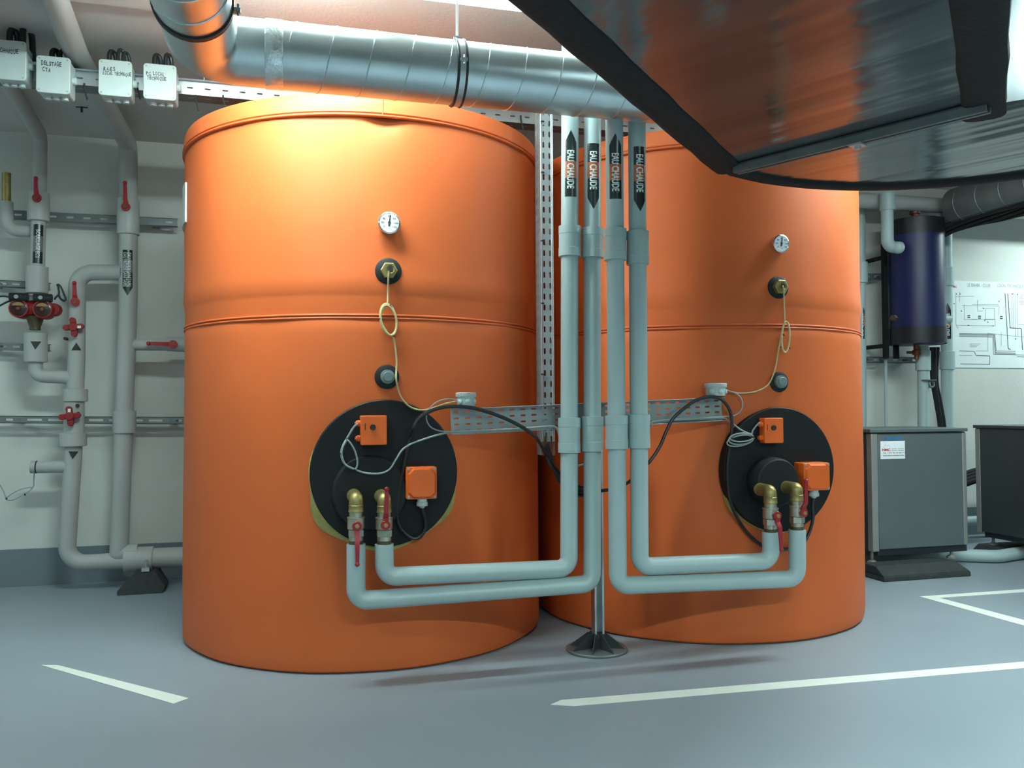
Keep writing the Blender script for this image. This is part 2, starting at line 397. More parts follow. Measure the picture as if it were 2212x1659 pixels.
# ================================================================== TANKS
def jacket_r(dent):
    def fn(r, t, th):
        w = 0.0022*math.sin(5*th+1.3*t)*math.sin(2.1*t+th*2)+0.0014*math.sin(13*th+4*t)
        k = r+w
        if dent and t > 2.0:
            d = (th-dent+PI) % (2*PI)-PI
            k -= 0.02*math.exp(-(d/0.075)**2)*max(0, min(1, (t-2.10)/0.05))
        return k
    return fn
def tank(T, zs, zl, zm, label, dent=None):
    t = thing('hot_water_tank', label, 'hot water tank', (T.x, T.y, 0), 'orange hot water tanks')
    prof = [(R-0.012, 0.004), (R-0.003, 0.012), (R, 0.03), (R+0.001, 0.06)]
    z = 0.12
    while z < zm-0.03: prof.append((R+0.001, z)); z += 0.08
    prof += [(R+0.001, zm-0.02), (R-0.003, zm-0.005), (R-0.003, zm+0.005), (R-0.001, zm+0.02), (R-0.001, zm+0.075), (R+0.001, zm+0.09), (R+0.006, zm+0.115), (R+0.004, zm+0.16)]
    z = zm+0.24
    while z < zs-0.1: prof.append((R+0.001, z)); z += 0.08
    prof += [(R, zs-0.08), (R, zs-0.05), (R, zs-0.02), (R, zs)]
    # frame(): u is first axis; angle of dent measured in it
    part('jacket', MB().lathe(prof, T, n=160, cap1=False, fn=jacket_r(dent)), m_orange, t)
    lid = [(R+0.002, zs-0.004), (R+0.009, zs-0.002), (R+0.009, zs+0.02), (R+0.006, zl-0.02), (R+0.001, zl-0.006), (R-0.01, zl), (R*0.8, zl+0.004), (R*0.4, zl+0.012), (0.02, zl+0.014)]
    part('lid', MB().lathe(lid, T, n=160, cap0=False), m_orange, t)
    c = MB()
    for z, r in ((zs+0.002, R+0.009), (zs+0.014, R+0.009)): c.torus(T+Vector((0, 0, z)), (0, 0, 1), r, 0.0045, 160, 8)
    part('seam_cord', c, m_cord, t)
    c = MB()
    for z, r in ((zm-0.006, R-0.001), (zm+0.006, R-0.001)): c.torus(T+Vector((0, 0, z)), (0, 0, 1), r, 0.0052, 160, 8)
    part('seam_cord', c, m_cord, t)
    return t
# angle used by lathe for axis +z: u=(0,0,1)->(1,0,0)?  frame((0,0,1)): t=(1,0,0) -> u = t x a = (0,-1,0), v = a x u = (1,0,0)
def dent_angle(P, T):
    d = P-T; return math.atan2(d.x, -d.y) % (2*PI)
tank1 = tank(T1, 2.172, 2.2612, 1.382, 'left orange jacketed hot water tank, under the round metal duct', dent_angle(pT(832, 250, T1), T1))
tank2 = tank(T2, 2.158, 2.245, 1.371, 'right orange jacketed hot water tank, partly behind the foil-faced duct')
# lid seam of the left tank
P = pT(826, 232, T1)
an = math.atan2(P.y-T1.y, P.x-T1.x)
sp = lambda z, r: Vector((T1.x+r*math.cos(an), T1.y+r*math.sin(an), z))
part('lid_seam', MB().tube([sp(2.176, R+0.012), sp(2.2, R+0.011), sp(2.24, R+0.0085), sp(2.256, R+0.003), sp(2.264, R-0.02), sp(2.266, R-0.15)], 0.0022, 6), m_cord, tank1)

def rounded_rect(c, U, V, a, b, r, n=4):
    out = []
    for (sx, sy, a0) in ((1, 1, 0), (-1, 1, 90), (-1, -1, 180), (1, -1, 270)):
        for k in range(n+1):
            th = math.radians(a0+90*k/n)
            out.append(Vector(c)+Vector(U)*(sx*(a-r)+r*math.cos(th))+Vector(V)*(sy*(b-r)+r*math.sin(th)))
    return out
EX, EZ, EY = Vector((1, 0, 0)), Vector((0, 0, 1)), Vector((0, 1, 0))
def fix_in(t, T, fl, flr, foamw, lobe, foamdy, gauge, gr, sens, sr, plug, pr, cap, capr, capd, thm, term, term_depth):
    """everything bolted to the front of a tank; positions come from where the photo shows them on that tank's front"""
    YF = T.y-R
    # black flange plate with yellow foam edge round the cut-out
    c = pY(*fl, YF-0.014); yf = YF-0.014
    part('flange_plate', MB().lathe([(flr-0.004, 0), (flr, 0.004), (flr, 0.05), (flr-0.03, 0.052)], c, EY, 72), m_black, t)
    mb = MB(); n = 96; vs = []; fs = []
    for i in range(n):
        a = 2*PI*i/n; ca, sa = math.cos(a), math.sin(a)
        j = 0.004*math.sin(3*a+1)+0.003*math.sin(7*a)
        ro = flr+foamw+j+lobe*(math.exp(-((a-math.radians(214))/0.30)**2)+0.8*math.exp(-((a-math.radians(332))/0.26)**2))-0.014*math.exp(-((a-math.radians(130))/0.5)**2); xo, zo = c.x+ro*ca, c.z+foamdy+ro*sa
        yo = T.y-math.sqrt(max(0, (R+0.003)**2-(xo-T.x)**2))-0.001
        ri = flr-0.006; xi, zi = c.x+ri*ca, c.z+ri*sa
        vs += [(xo, yo, zo), (xi, yf+0.012, zi), (xo, yo+0.03, zo), (xi, yf+0.05, zi)]
    for i in range(n):
        k = 4*i; l = 4*((i+1) % n); fs += [(k, l, l+1, k+1), (k+2, k+3, l+3, l+2)]
    part('foam_edge', mb.add(vs, fs), m_foam, t, 'yellow insulation foam around the black plate')
    # cap in the plate
    cc = pY(*cap, yf-capd)
    part('manhole_cap', MB().lathe([(capr+0.006, capd+0.001), (capr+0.004, 0.02), (capr, 0.005), (capr-0.006, 0)], cc, EY, 56, cap0=False), m_rubber, t)
    # thermometer
    g = pY(*gauge, YF-0.03)
    b = part('thermometer', MB().lathe([(gr*0.86, 0), (gr*0.9, -0.002), (gr, 0), (gr, 0.012), (gr*0.97, 0.034)], g, EY, 48), m_chrome, t)
    part('dial', MB().lathe([(gr*0.86, 0), (gr*0.86, 0.002)], g-EY*0.0012, EY, 40), m_paper, b)
    nd = MB(); U = (EX*0.12+EZ).normalized(); V = U.cross(EY)
    q = g-EY*0.0028
    nd.prism([q-U*gr*0.33-V*0.003, q-U*gr*0.33+V*0.003, q+V*0.0015+U*gr*0.72, q-V*0.0015+U*gr*0.72], EY*0.001)
    nd.cyl(q-EY*0.0005, q+EY*0.001, gr*0.13); part('needle', nd, m_ink, b)
    dl = MB()
    for s, ang in (('0', 218), ('20', 180), ('40', 140), ('60', 90), ('80', 42), ('100', 0), ('120', -38)):
        a = math.radians(ang); p = q+EX*(math.cos(a)*gr*0.60)+EZ*(math.sin(a)*gr*0.60)
        ww = 0.006*len(s)*gr/0.043; flat_text(dl, s, p-EX*ww/2-EZ*0.004, EX, EZ, ww, 0.0075*gr/0.043, 0.02)
        p1 = q+(EX*math.cos(a)+EZ*math.sin(a))*gr*0.74; p2 = q+(EX*math.cos(a)+EZ*math.sin(a))*gr*0.84; w_ = (EX*-math.sin(a)+EZ*math.cos(a))*0.0007
        dl.add([p1-w_, p2-w_, p2+w_, p1+w_], [(0, 1, 2, 3)])
    flat_text(dl, '°C', q-EX*0.006-EZ*gr*0.62, EX, EZ, 0.012, 0.006)
    part('dial_lettering', dl, m_ink, b, smooth=False)
    # sensor pocket
    s0 = pY(*sens, YF-0.004)
    col = part('sensor_pocket', MB().lathe([(sr-0.006, -0.006), (sr, -0.002), (sr, 0.03)], s0, EY, 40), m_rubber, t)
    hx = MB().lathe([(0.030, -0.03), (0.033, -0.028), (0.033, -0.004)], s0, EY, 6)
    hx.lathe([(0.011, -0.031), (0.017, -0.034), (0.018, -0.03)], s0+EX*0.004+EZ*0.004, EY, 20)
    part('brass_nut', hx, m_brass, col, ang=20)
    part('cable_hole', MB().lathe([(0.009, -0.0352), (0.009, -0.033)], s0+EX*0.004+EZ*0.004, EY, 16), m_ink, col)
    # plug
    s1 = pY(*plug, YF-0.004)
    col = part('plug_collar', MB().lathe([(pr-0.006, -0.006), (pr, -0.002), (pr, 0.03)], s1, EY, 40), m_rubber, t)
    part('plug', MB().lathe([(0.018, -0.030), (0.0205, -0.027), (0.0205, -0.022), (0.027, -0.021), (0.028, -0.004)], s1+EX*0.001, EY, 24), m_plug, col)
    # thermostat box
    (xa, ya), (xb, yb) = thm; yb0 = yf-0.045
    A = pY(xa, ya, yb0); B = pY(xb, yb, yb0); ctr = (A+B)/2; hw, hh = (B.x-A.x)/2, (A.z-B.z)/2
    bx = part('thermostat_box', MB().prism(rounded_rect(ctr, EX, EZ, hw, hh, 0.005), EY*0.045), m_orange_p, t, bevel=0.003)
    part('thermostat_knob', MB().lathe([(0.010, -0.008), (0.011, -0.006), (0.011, 0.0)], ctr-EX*0.004+EZ*0.012, EY, 24), m_ink, bx)
    mk = MB(); mk.add([ctr+EX*x+EZ*z-EY*0.0006 for x, z in ((-0.034, 0.001), (-0.031, 0.001), (-0.031, 0.026), (-0.034, 0.026))], [(0, 1, 2, 3)])
    part('printed_mark', mk, m_ink, bx, smooth=False)
    for dz in (0.027, -0.031):
        q = ctr-EX*hw+EZ*dz+EY*0.024
        part('cable_gland', MB().lathe([(0.0125, 0), (0.0125, 0.010), (0.010, 0.011), (0.010, 0.016), (0.005, 0.017), (0.005, 0.02)], q, -EX, 20), m_orange_p, bx)
    # terminal box with screwed lid
    (xa, ya), (xb, yb) = term; yt = yf-term_depth
    A = pY(xa, ya, yt); B = pY(xb, yb, yt); ctr = (A+B)/2; hw, hh = (B.x-A.x)/2, (A.z-B.z)/2
    bx = part('terminal_box', MB().prism(rounded_rect(ctr+EY*0.012, EX, EZ, hw, hh, 0.006), EY*(term_depth-0.012)), m_orange_p, t, bevel=0.003)
    o = 0.016
    oct_ = lambda a, b, k: [ctr+EX*x+EZ*z for x, z in ((a-k, b), (-a+k, b), (-a, b-k), (-a, -b+k), (-a+k, -b), (a-k, -b), (a, -b+k), (a, b-k))]
    f0 = oct_(hw-0.011, hh-0.011, 0.016); f1 = [p+EY*0.0115 for p in oct_(hw-0.004, hh-0.004, 0.022)]
    ld = MB().add(f0+f1, [tuple(range(8))]+[(i, (i+1) % 8, 8+(i+1) % 8, 8+i) for i in range(8)])
    part('box_lid', ld, m_orange_p, bx, ang=15)
    for sx in (-1, 1):
        for sz in (-1, 1):
            part('screw', MB().lathe([(0.0045, -0.003), (0.005, -0.002), (0.005, 0.002)], ctr+EX*sx*(hw-0.0085)+EZ*sz*(hh-0.0085)+EY*0.011, EY, 14), m_grey, bx)
    q = ctr+EX*0.004-EZ*hh+EY*term_depth*0.5
    part('cable_gland', MB().lathe([(0.019, 0), (0.019, 0.012), (0.022, 0.013), (0.022, 0.027), (0.012, 0.03), (0.008, 0.036)], q, -EZ, 20), m_box, bx, 'grey cable gland')
    return q-EZ*0.03
fl1 = fix_in(tank1, T1, (832, 1022), 0.285, 0.006, 0.026, -0.007, (841, 481), 0.043, (839, 586), 0.052, (836, 814), 0.048, (800, 1066), 0.142, 0.02,
       ((779, 898), (836, 961)), ((879, 1010), (945, 1078)), 0.06)
fl2 = fix_in(tank2, T2, (1686, 1014), 0.268, -0.003, 0.010, -0.006, (1688, 526), 0.039, (1681, 621), 0.049, (1683, 825), 0.044, (1683, 1042), 0.098, 0.085,
       ((1652, 903), (1693, 957)), ((1740, 1001), (1797, 1059)), 0.085)
# a white plate on the far side of the left tank
lp = MB(); pa_, pb_ = pT(396, 430, T1), pT(406, 430, T1)
a0 = math.atan2(pb_.y-T1.y, pb_.x-T1.x) % (2*PI); a1 = a0-math.radians(17)
for rr, rev in ((R+0.012, 0),):
    v = []; nn = 6
    for i in range(nn+1):
        a = a0+(a1-a0)*i/nn; d = Vector((math.cos(a), math.sin(a), 0))
        v += [T1+d*(R+0.004)+EZ*1.845, T1+d*(R+0.004)+EZ*2.02, T1+d*(R+0.012)+EZ*1.845, T1+d*(R+0.012)+EZ*2.02]
    f_ = []
    for i in range(nn):
        k = 4*i; f_ += [(k, k+1, k+5, k+4), (k+2, k+6, k+7, k+3), (k, k+4, k+6, k+2), (k+1, k+3, k+7, k+5)]
    f_ += [(0, 2, 3, 1), (4*nn, 4*nn+1, 4*nn+3, 4*nn+2)]
    lp.add(v, f_)
part('rating_plate', lp, m_box, tank1, 'white rating plate on the left side')

# ================================================================== HOT WATER PIPES IN FRONT OF THE TANKS
PRr = 0.0345
def flow_label(parent, top, bot, r, tip_px, sh_px, end_px, text, txt_px, band_px, Yp, arrow_up, shift=0.0, half=0.0245, down=True,
               band_mat=None, front=None, textw=0.0265, two=False, bold=0.026, Yfn=None):
    """wrap-around flow arrow: t measured along the pipe from its lower end"""
    ax = (top-bot).normalized()
    xm = (tip_px[0])
    def tt(py):
        # height along the pipe where image row py meets it
        f = ray(xm, py); lo, hi = -0.5, (top-bot).length+0.5
        for _ in range(40):
            mid = (lo+hi)/2; p = bot+ax*mid-CAM
            row = H/2 - F*p.dot(CU)/p.dot(CF)
            if row > py: lo = mid
            else: hi = mid
        return (lo+hi)/2
    fr = Vector(front) if front else (CAM-(top+bot)/2)
    mp = cyl_map(bot, ax, fr, r)
    sgn = 1.0 if ax.cross(Vector((fr.x, fr.y, 0))).dot(CR) > 0 else -1.0     # +s should be to the viewer's right
    m2 = lambda s, t, e: mp(sgn*s, t, e)
    tip, sh, en = tt(tip_px[1]), tt(sh_px), tt(end_px)
    mb = MB(); n = 10
    xs = [shift-half+2*half*i/n for i in range(n+1)]
    vs = []; fs = []
    for i, x in enumerate(xs):
        k = 1-abs(x-shift)/half
        vs += [(x, en), (x, sh), (x, sh+(tip-sh)*k)]
    for i in range(n):
        a = 3*i; fs += [(a, a+3, a+4, a+1), (a+1, a+4, a+5, a+2)]
    mb.add([m2(x, t, 0.0008) for x, t in vs], fs)
    o = part('flow_label', mb, m_label, parent, 'dark flow arrow sticker')
    if band_px:
        b0, b1 = tt(band_px[0]), tt(band_px[1]); mb = MB(); vs = []
        for x in xs: vs += [m2(x, b0, 0.0011), m2(x, b1, 0.0011)]
        mb.add(vs, [(2*i, 2*i+2, 2*i+3, 2*i+1) for i in range(n)])
        part('colour_band', mb, band_mat or m_lorange, o)
    if text:
        t0, t1 = tt(txt_px[0]), tt(txt_px[1]); mb = MB()
        for (dx, hgt) in (((0.0, textw),) if not two else ((-0.0125, textw), (0.0095, textw))):
            gv, gf = glyphs(text, bold); x0 = min(v.x for v in gv); x1 = max(v.x for v in gv)
            # reading downwards, letter tops to the right (or upwards when down is False)
            if down: V2 = [((v.y/0.7-0.5)*hgt+shift+dx, t0+(t1-t0)*(v.x-x0)/(x1-x0)) for v in gv]
            else: V2 = [(-(v.y/0.7-0.5)*hgt+shift+dx, t0+(t1-t0)*(v.x-x0)/(x1-x0)) for v in gv]
            wrap(mb, V2, gf, m2, 0.0015)
        part('lettering', mb, m_white, o, smooth=False)
    return o
def sleeve(parent, top, bot, px, y0, y1, r, m=None):
    ax = (top-bot).normalized()
    def at(py):
        lo, hi = -0.3, (top-bot).length+0.3
        for _ in range(40):
            mid = (lo+hi)/2; p = bot+ax*mid-CAM
            if H/2-F*p.dot(CU)/p.dot(CF) > py: lo = mid
            else: hi = mid
        return (lo+hi)/2
    a, b = at(y1), at(y0); k = (b-a)*0.27
    part('coupling_sleeve', MB().lathe([(r-0.008, a), (r+0.0012, a+0.001), (r+0.0012, a+k), (r, a+k+0.001), (r, b-k), (r+0.0012, b-k+0.001), (r+0.0012, b-0.001), (r-0.008, b)], bot, ax, 36), m or m_sleeve, parent)
def lever(piv, d, L, N, w0=0.0088, w1=0.0066, hub=0.0175, bend=0.014):
    """red lever: hub disc at piv, arm along d, standing off along N towards its tip"""
    d = Vector(d).normalized(); N = Vector(N).normalized(); S = d.cross(N); mb = MB()
    mb.lathe([(hub-0.002, -0.001), (hub, 0.001), (hub, 0.007), (hub-0.002, 0.009)], piv, N, 24)
    st = [(0.0, w0*1.25, 0), (0.18, w0*1.2, 0.0), (0.32, w0, bend), (0.6, w0*0.9, bend), (0.93, w1, bend), (1.0, w1*0.7, bend)]
    vs = []; fs = []
    for t, w, z in st:
        c = piv+d*(L*t)+N*(z+0.001)
        vs += [c-S*w, c+S*w, c+S*w+N*0.006, c-S*w+N*0.006]
    for i in range(len(st)-1):
        a = 4*i; b = a+4
        fs += [(a, a+1, b+1, b), (a+1, a+2, b+2, b+1), (a+2, a+3, b+3, b+2), (a+3, a, b, b+3)]
    fs += [(0, 3, 2, 1), tuple(range(len(vs)-4, len(vs)))]
    mb.add(vs, fs)
    mb.sphere(piv+d*L*0.95+N*(bend+0.004), w1*1.35, 14, 8)
    return mb
def feed(name, label, loc, path, top, bot, capY, elbow_z, pipe_top, ax_xy, lev_dir, lev_py, tip_L, lab, sleeves):
    t = thing(name, label, 'hot water pipe', loc, 'hot water pipes before the tanks')
    part('pipe', MB().tube(fillet(path, 0.045, 8), PRr, 32), m_pipe, t)
    for (y0, y1) in sleeves: sleeve(t, top, bot, None, y0, y1, 0.043)
    flow_label(t, top, bot, PRr, *lab)
    # brass elbow out of the cap, turning down
    x, y = ax_xy; zt = elbow_z; zb = pipe_top; L = zt-zb
    e = MB().tube(fillet([(x, capY+0.01, zt), (x, y, zt), (x, y, zt-0.145*L)], 0.0262, 10), 0.0256, 22)
    e.lathe([(0.0268, 0), (0.0268, 0.008)], (x, capY+0.004, zt), -EY, 20)
    o = Vector((x, y, zt))
    e.lathe([(0.0255, 0.14*L), (0.0275, 0.15*L), (0.0265, 0.17*L), (0.0265, 0.25*L), (0.028, 0.265*L), (0.028, 0.295*L), (0.0235, 0.305*L)], o, -EZ, 24)
    part('brass_elbow', e, m_brass, t)
    v = MB().lathe([(0.0235, 0.29*L), (0.0250, 0.30*L), (0.0250, 0.40*L), (0.0325, 0.405*L), (0.0325, 0.43*L), (0.031, 0.44*L), (0.0315, 0.655*L), (0.029, 0.67*L), (0.026, 0.68*L)], o, -EZ, 28)
    v.lathe([(0.0285, 0.68*L), (0.0305, 0.69*L), (0.0305, 0.825*L), (0.028, 0.835*L)], o, -EZ, 6)
    v.lathe([(0.0262, 0.83*L), (0.0262, 0.93*L)], o, -EZ, 24)
    pv = o-EZ*(lev_py*L)
    v.lathe([(0.012, 0), (0.012, 0.046)], pv, -EY, 18)
    va = part('ball_valve', v, m_nickel, t, ang=28)
    part('threaded_end', MB().lathe([(0.0265, 0.92*L), (0.0265, 1.01*L)], o, -EZ, 20), m_bronze, va)
    pl = pv-EY*0.044
    part('lever', lever(pl, lev_dir, tip_L, -EY), m_red, va)
    part('lever_nut', MB().lathe([(0.0085, 0.008), (0.0085, 0.013), (0.006, 0.0135), (0.006, 0.016)], pl, -EY, 6), m_brass, va, ang=20)
    return t
YL, YR = 3.13, 3.02
def Lp(q): return pY(*q, YL)
def Rp(q): return pY(*q, YR)
TOPZ = CZ+0.0
def up(p_low, p_hi):      # extend the riser to the ceiling
    d = (p_hi-p_low).normalized(); return p_low+d*((TOPZ-p_low.z)/d.z)
# P1: inner left
c1 = Lp((1229, 1228)); h1 = Lp((1231, 300)); t1_ = up(c1, h1)
s1 = Lp((830, 1175)); k1 = Lp((831, 1246))
feed('hot_water_pipe', 'grey hot water pipe, leftmost riser, ending at the raised lever of the left tank', s1, [t1_, c1, k1, s1], h1, c1, T1.y-R-0.034, Lp((829, 1078)).z, s1.z, (s1.x, YL),
     EZ+EX*0.02, 0.545, 0.140, ((1234, 287), 313, 429, 'EAU CHAUDE', (330, 412), (353, 389), YL, True, 0.004), [(489, 555), (902, 978)])
# P2: outer left
c2 = Lp((1279, 1261)); h2 = Lp((1280, 300)); t2_ = up(c2, h2)
s2 = Lp((769, 1175)); k2 = Lp((769, 1298))
feed('hot_water_pipe', 'grey hot water pipe, second riser, lowest run to the hanging lever of the left tank', s2, [t2_, c2, k2, s2], h2, c2, T1.y-R-0.034, Lp((768, 1077)).z, s2.z, (s2.x, YL),
     -EZ, 0.57, 0.143, ((1282, 456), 431, 315, 'EAU CHAUDE', (332, 414), (355, 390), YL, False, 0.004), [(493, 558), (899, 975)])
# P3: outer right
c3 = Rp((1335, 1265)); h3 = Rp((1327, 300)); t3_ = up(c3, h3)
s3 = Rp((1722, 1144)); k3 = Rp((1722, 1250))
feed('hot_water_pipe', 'grey hot water pipe, third riser, lowest run to the raised lever of the right tank', s3, [t3_, c3, k3, s3], h3, c3, T2.y-R-0.099, Rp((1711, 1056)).z, s3.z, (s3.x, YR),
     EZ+EX*0.02, 0.56, 0.138, ((1334, 294), 319, 434, 'EAU CHAUDE', (336, 418), (359, 394), YR, True, 0.004), [(495, 563), (897, 970)])
# P4: inner right
c4 = Rp((1382, 1224)); h4 = Rp((1376, 300)); t4_ = up(c4, h4)
s4 = Rp((1665, 1149)); k4 = Rp((1665, 1212))
feed('hot_water_pipe', 'grey hot water pipe, rightmost riser, ending at the hanging lever of the right tank', s4, [t4_, c4, k4, s4], h4, c4, T2.y-R-0.099, Rp((1658, 1061)).z, s4.z, (s4.x, YR),
     -EZ+EX*0.06, 0.57, 0.140, ((1383, 461), 436, 322, 'EAU CHAUDE', (339, 420), (361, 396), YR, False, 0.011), [(500, 572), (895, 968)])

# ================================================================== STAND
base = pZ(1289, 1404, 0)
st = thing('pipe_stand', 'galvanised channel post on a round ribbed foot, behind the grey risers', 'pipe stand', (base.x, base.y, 0))
part('base_disc', MB().lathe([(0.128, 0), (0.130, 0.003), (0.130, 0.009), (0.126, 0.012)], base, EZ, 56), m_galvd, st)
for i in range(8):
    a = 2*PI*(i+0.35)/8; d = Vector((math.cos(a), math.sin(a), 0)); s = Vector((-d.y, d.x, 0))*0.002
    p = [base+d*0.018+EZ*0.011, base+d*0.116+EZ*0.011, base+d*0.116+EZ*0.014, base+d*0.04+EZ*0.072, base+d*0.018+EZ*0.072]
    part('rib', MB().prism([q-s for q in p], s*2), m_foot, st, smooth=False)
po = MB(); bx, by = base.x+0.006, base.y
po.box(bx-0.021, bx-0.0185, by-0.02, by+0.02, 0.05, 0.98); po.box(bx+0.0185, bx+0.021, by-0.02, by+0.02, 0.05, 0.98)
po.box(bx-0.021, bx+0.021, by+0.0175, by+0.02, 0.05, 0.98)
for sx in (-1, 1):
    po.box(bx+sx*0.021 if sx < 0 else bx+0.0125, bx-0.0125 if sx < 0 else bx+0.021, by-0.0215, by-0.0195, 0.05, 0.98)
part('post', po, m_galv, st, smooth=False)
part('post_socket', MB().box(bx-0.024, bx+0.024, by-0.024, by+0.024, 0.012, 0.07), m_foot, st, bevel=0.002)

# ================================================================== PERFORATED TRAYS
def tray(name, label, A, B, hgt, lip, n, rows, slot, m, yb, loc):
    """tray on edge: A,B lower corners of its back sheet, lips facing the camera"""
    t = thing(name, label, 'cable tray', loc, None)
    U = (B-A).normalized(); L = (B-A).length; V = (EZ-U*EZ.dot(U)).normalized()
    cu = L/n; cv = hgt/rows
    part('tray_base', MB().perf(A, U, V, n, rows, cu, cv, slot[0], slot[1], 0.0012), m, t, smooth=False)
    N = U.cross(V)     # towards the camera
    for nm, O in (('tray_lip', A), ('tray_lip', A+V*hgt)):
        lm = MB().perf(O, U, N, n, 1, cu, lip, slot[0], slot[1], 0.0012)
        for e in (lip,):
            q = O+N*e; lm.tube([q, q+U*L], 0.0022, 6)
        part(nm, lm, m, t, smooth=False)
    return t, U, V, N
YT = 3.235
A = pY(975, 938, YT); B = pY(1560, 908, YT)
htray, U, V, N = tray('cable_tray', 'perforated cable tray running level across both tanks, behind the grey risers', A, B, 0.098, 0.035, 26, 4, (0.022, 0.0075), m_galvm, YT, A)
br = MB().tube([pY(1180, 935, YT), pY(1180, 950, YT+0.03)], 0.004, 6)
part('tray_bolt', br, m_galvd, htray)
# upright tray between the tanks
A = pY(1172, 984, 3.47); zt = 2.44
vt = thing('cable_tray', 'upright perforated cable tray in the gap between the two tanks', 'cable tray', (A.x+0.03, 3.5, A.z))
w = pY(1197, 900, 3.47).x-A.x
nz = 34; cv = (zt-A.z)/nz
part('tray_base', MB().perf(A, EX, EZ, 2, nz, w/2, cv, 0.0085, 0.026, 0.0012), m_galvm, vt, smooth=False)
dp = 0.085
part('tray_side', MB().perf(A+EY*dp, -EY, EZ, 3, nz, dp/3, cv, 0.007, 0.026, 0.0012), m_galvm, vt, smooth=False)
part('tray_side', MB().perf(A+EX*w, EY, EZ, 3, nz, dp/3, cv, 0.007, 0.026, 0.0012), m_galvm, vt, smooth=False)
ed = MB()
for dx in (0.0, w-0.006, w): ed.tube([A+EX*dx-EY*0.001, Vector((A.x+dx, A.y-0.001, zt))], 0.0022, 6)
part('tray_edge', ed, m_galv, vt)
for k, py in enumerate((262, 372, 520, 655, 808)):
    q = pY(1172, py, 3.466); part('cable_tie', MB().torus(q, EZ, 0.006, 0.0022, 12, 6).tube([q, q-EX*0.006-EY*0.008-EZ*0.003], 0.002, 6), m_ink, vt)
part('end_plate', MB().box(A.x-0.004, A.x+w+0.004, A.y-0.003, A.y-0.0012, A.z, A.z+0.06), m_copper, vt, smooth=False)

# long tray under the ceiling with handwritten boxes
YC = 4.0
A = pY(-60, 167, YC); B = pY(1480, 288, YC); A.z = B.z = 2.455
ct = thing('cable_tray', 'long slotted cable tray under the ceiling, carrying four white boxes', 'cable tray', (A.x, YC, 2.455))
L = B.x-A.x; n = int(L/0.075)
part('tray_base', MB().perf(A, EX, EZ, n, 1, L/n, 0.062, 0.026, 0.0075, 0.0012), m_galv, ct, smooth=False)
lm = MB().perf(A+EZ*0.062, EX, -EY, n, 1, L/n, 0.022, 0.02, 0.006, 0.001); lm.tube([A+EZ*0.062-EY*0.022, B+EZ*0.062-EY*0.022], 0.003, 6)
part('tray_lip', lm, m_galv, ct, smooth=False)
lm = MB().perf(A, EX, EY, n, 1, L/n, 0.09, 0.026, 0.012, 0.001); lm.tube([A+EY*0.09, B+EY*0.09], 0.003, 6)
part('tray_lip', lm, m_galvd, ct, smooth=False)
cb = MB()
for k in range(5):
    cb.tube(catmull([A+EX*(0.02+L*i/12)+EY*(0.02+0.012*k)+EZ*(0.069+0.008*random.random()) for i in range(13)], 4), 0.007, 8)
part('tray_cables', cb, m_cable, ct)
for px in (440, 520):
    q = pY(px, 203, YC); part('hanger', MB().tube([q+EY*0.01, Vector((q.x, q.y+0.01, CZ))], 0.004, 8), m_galv, ct)
for px, py in ((182, 190), (297, 190), (423, 215), (482, 215), (1125, 258)):
    q = pY(px, py, YC-0.004)
    part('cable_tie', MB().tube(catmull([q+EZ*0.02, q-EY*0.004, q-EZ*0.025+EX*0.006, q-EZ*0.05+EX*0.012], 4), 0.004, 6), m_ink, ct)

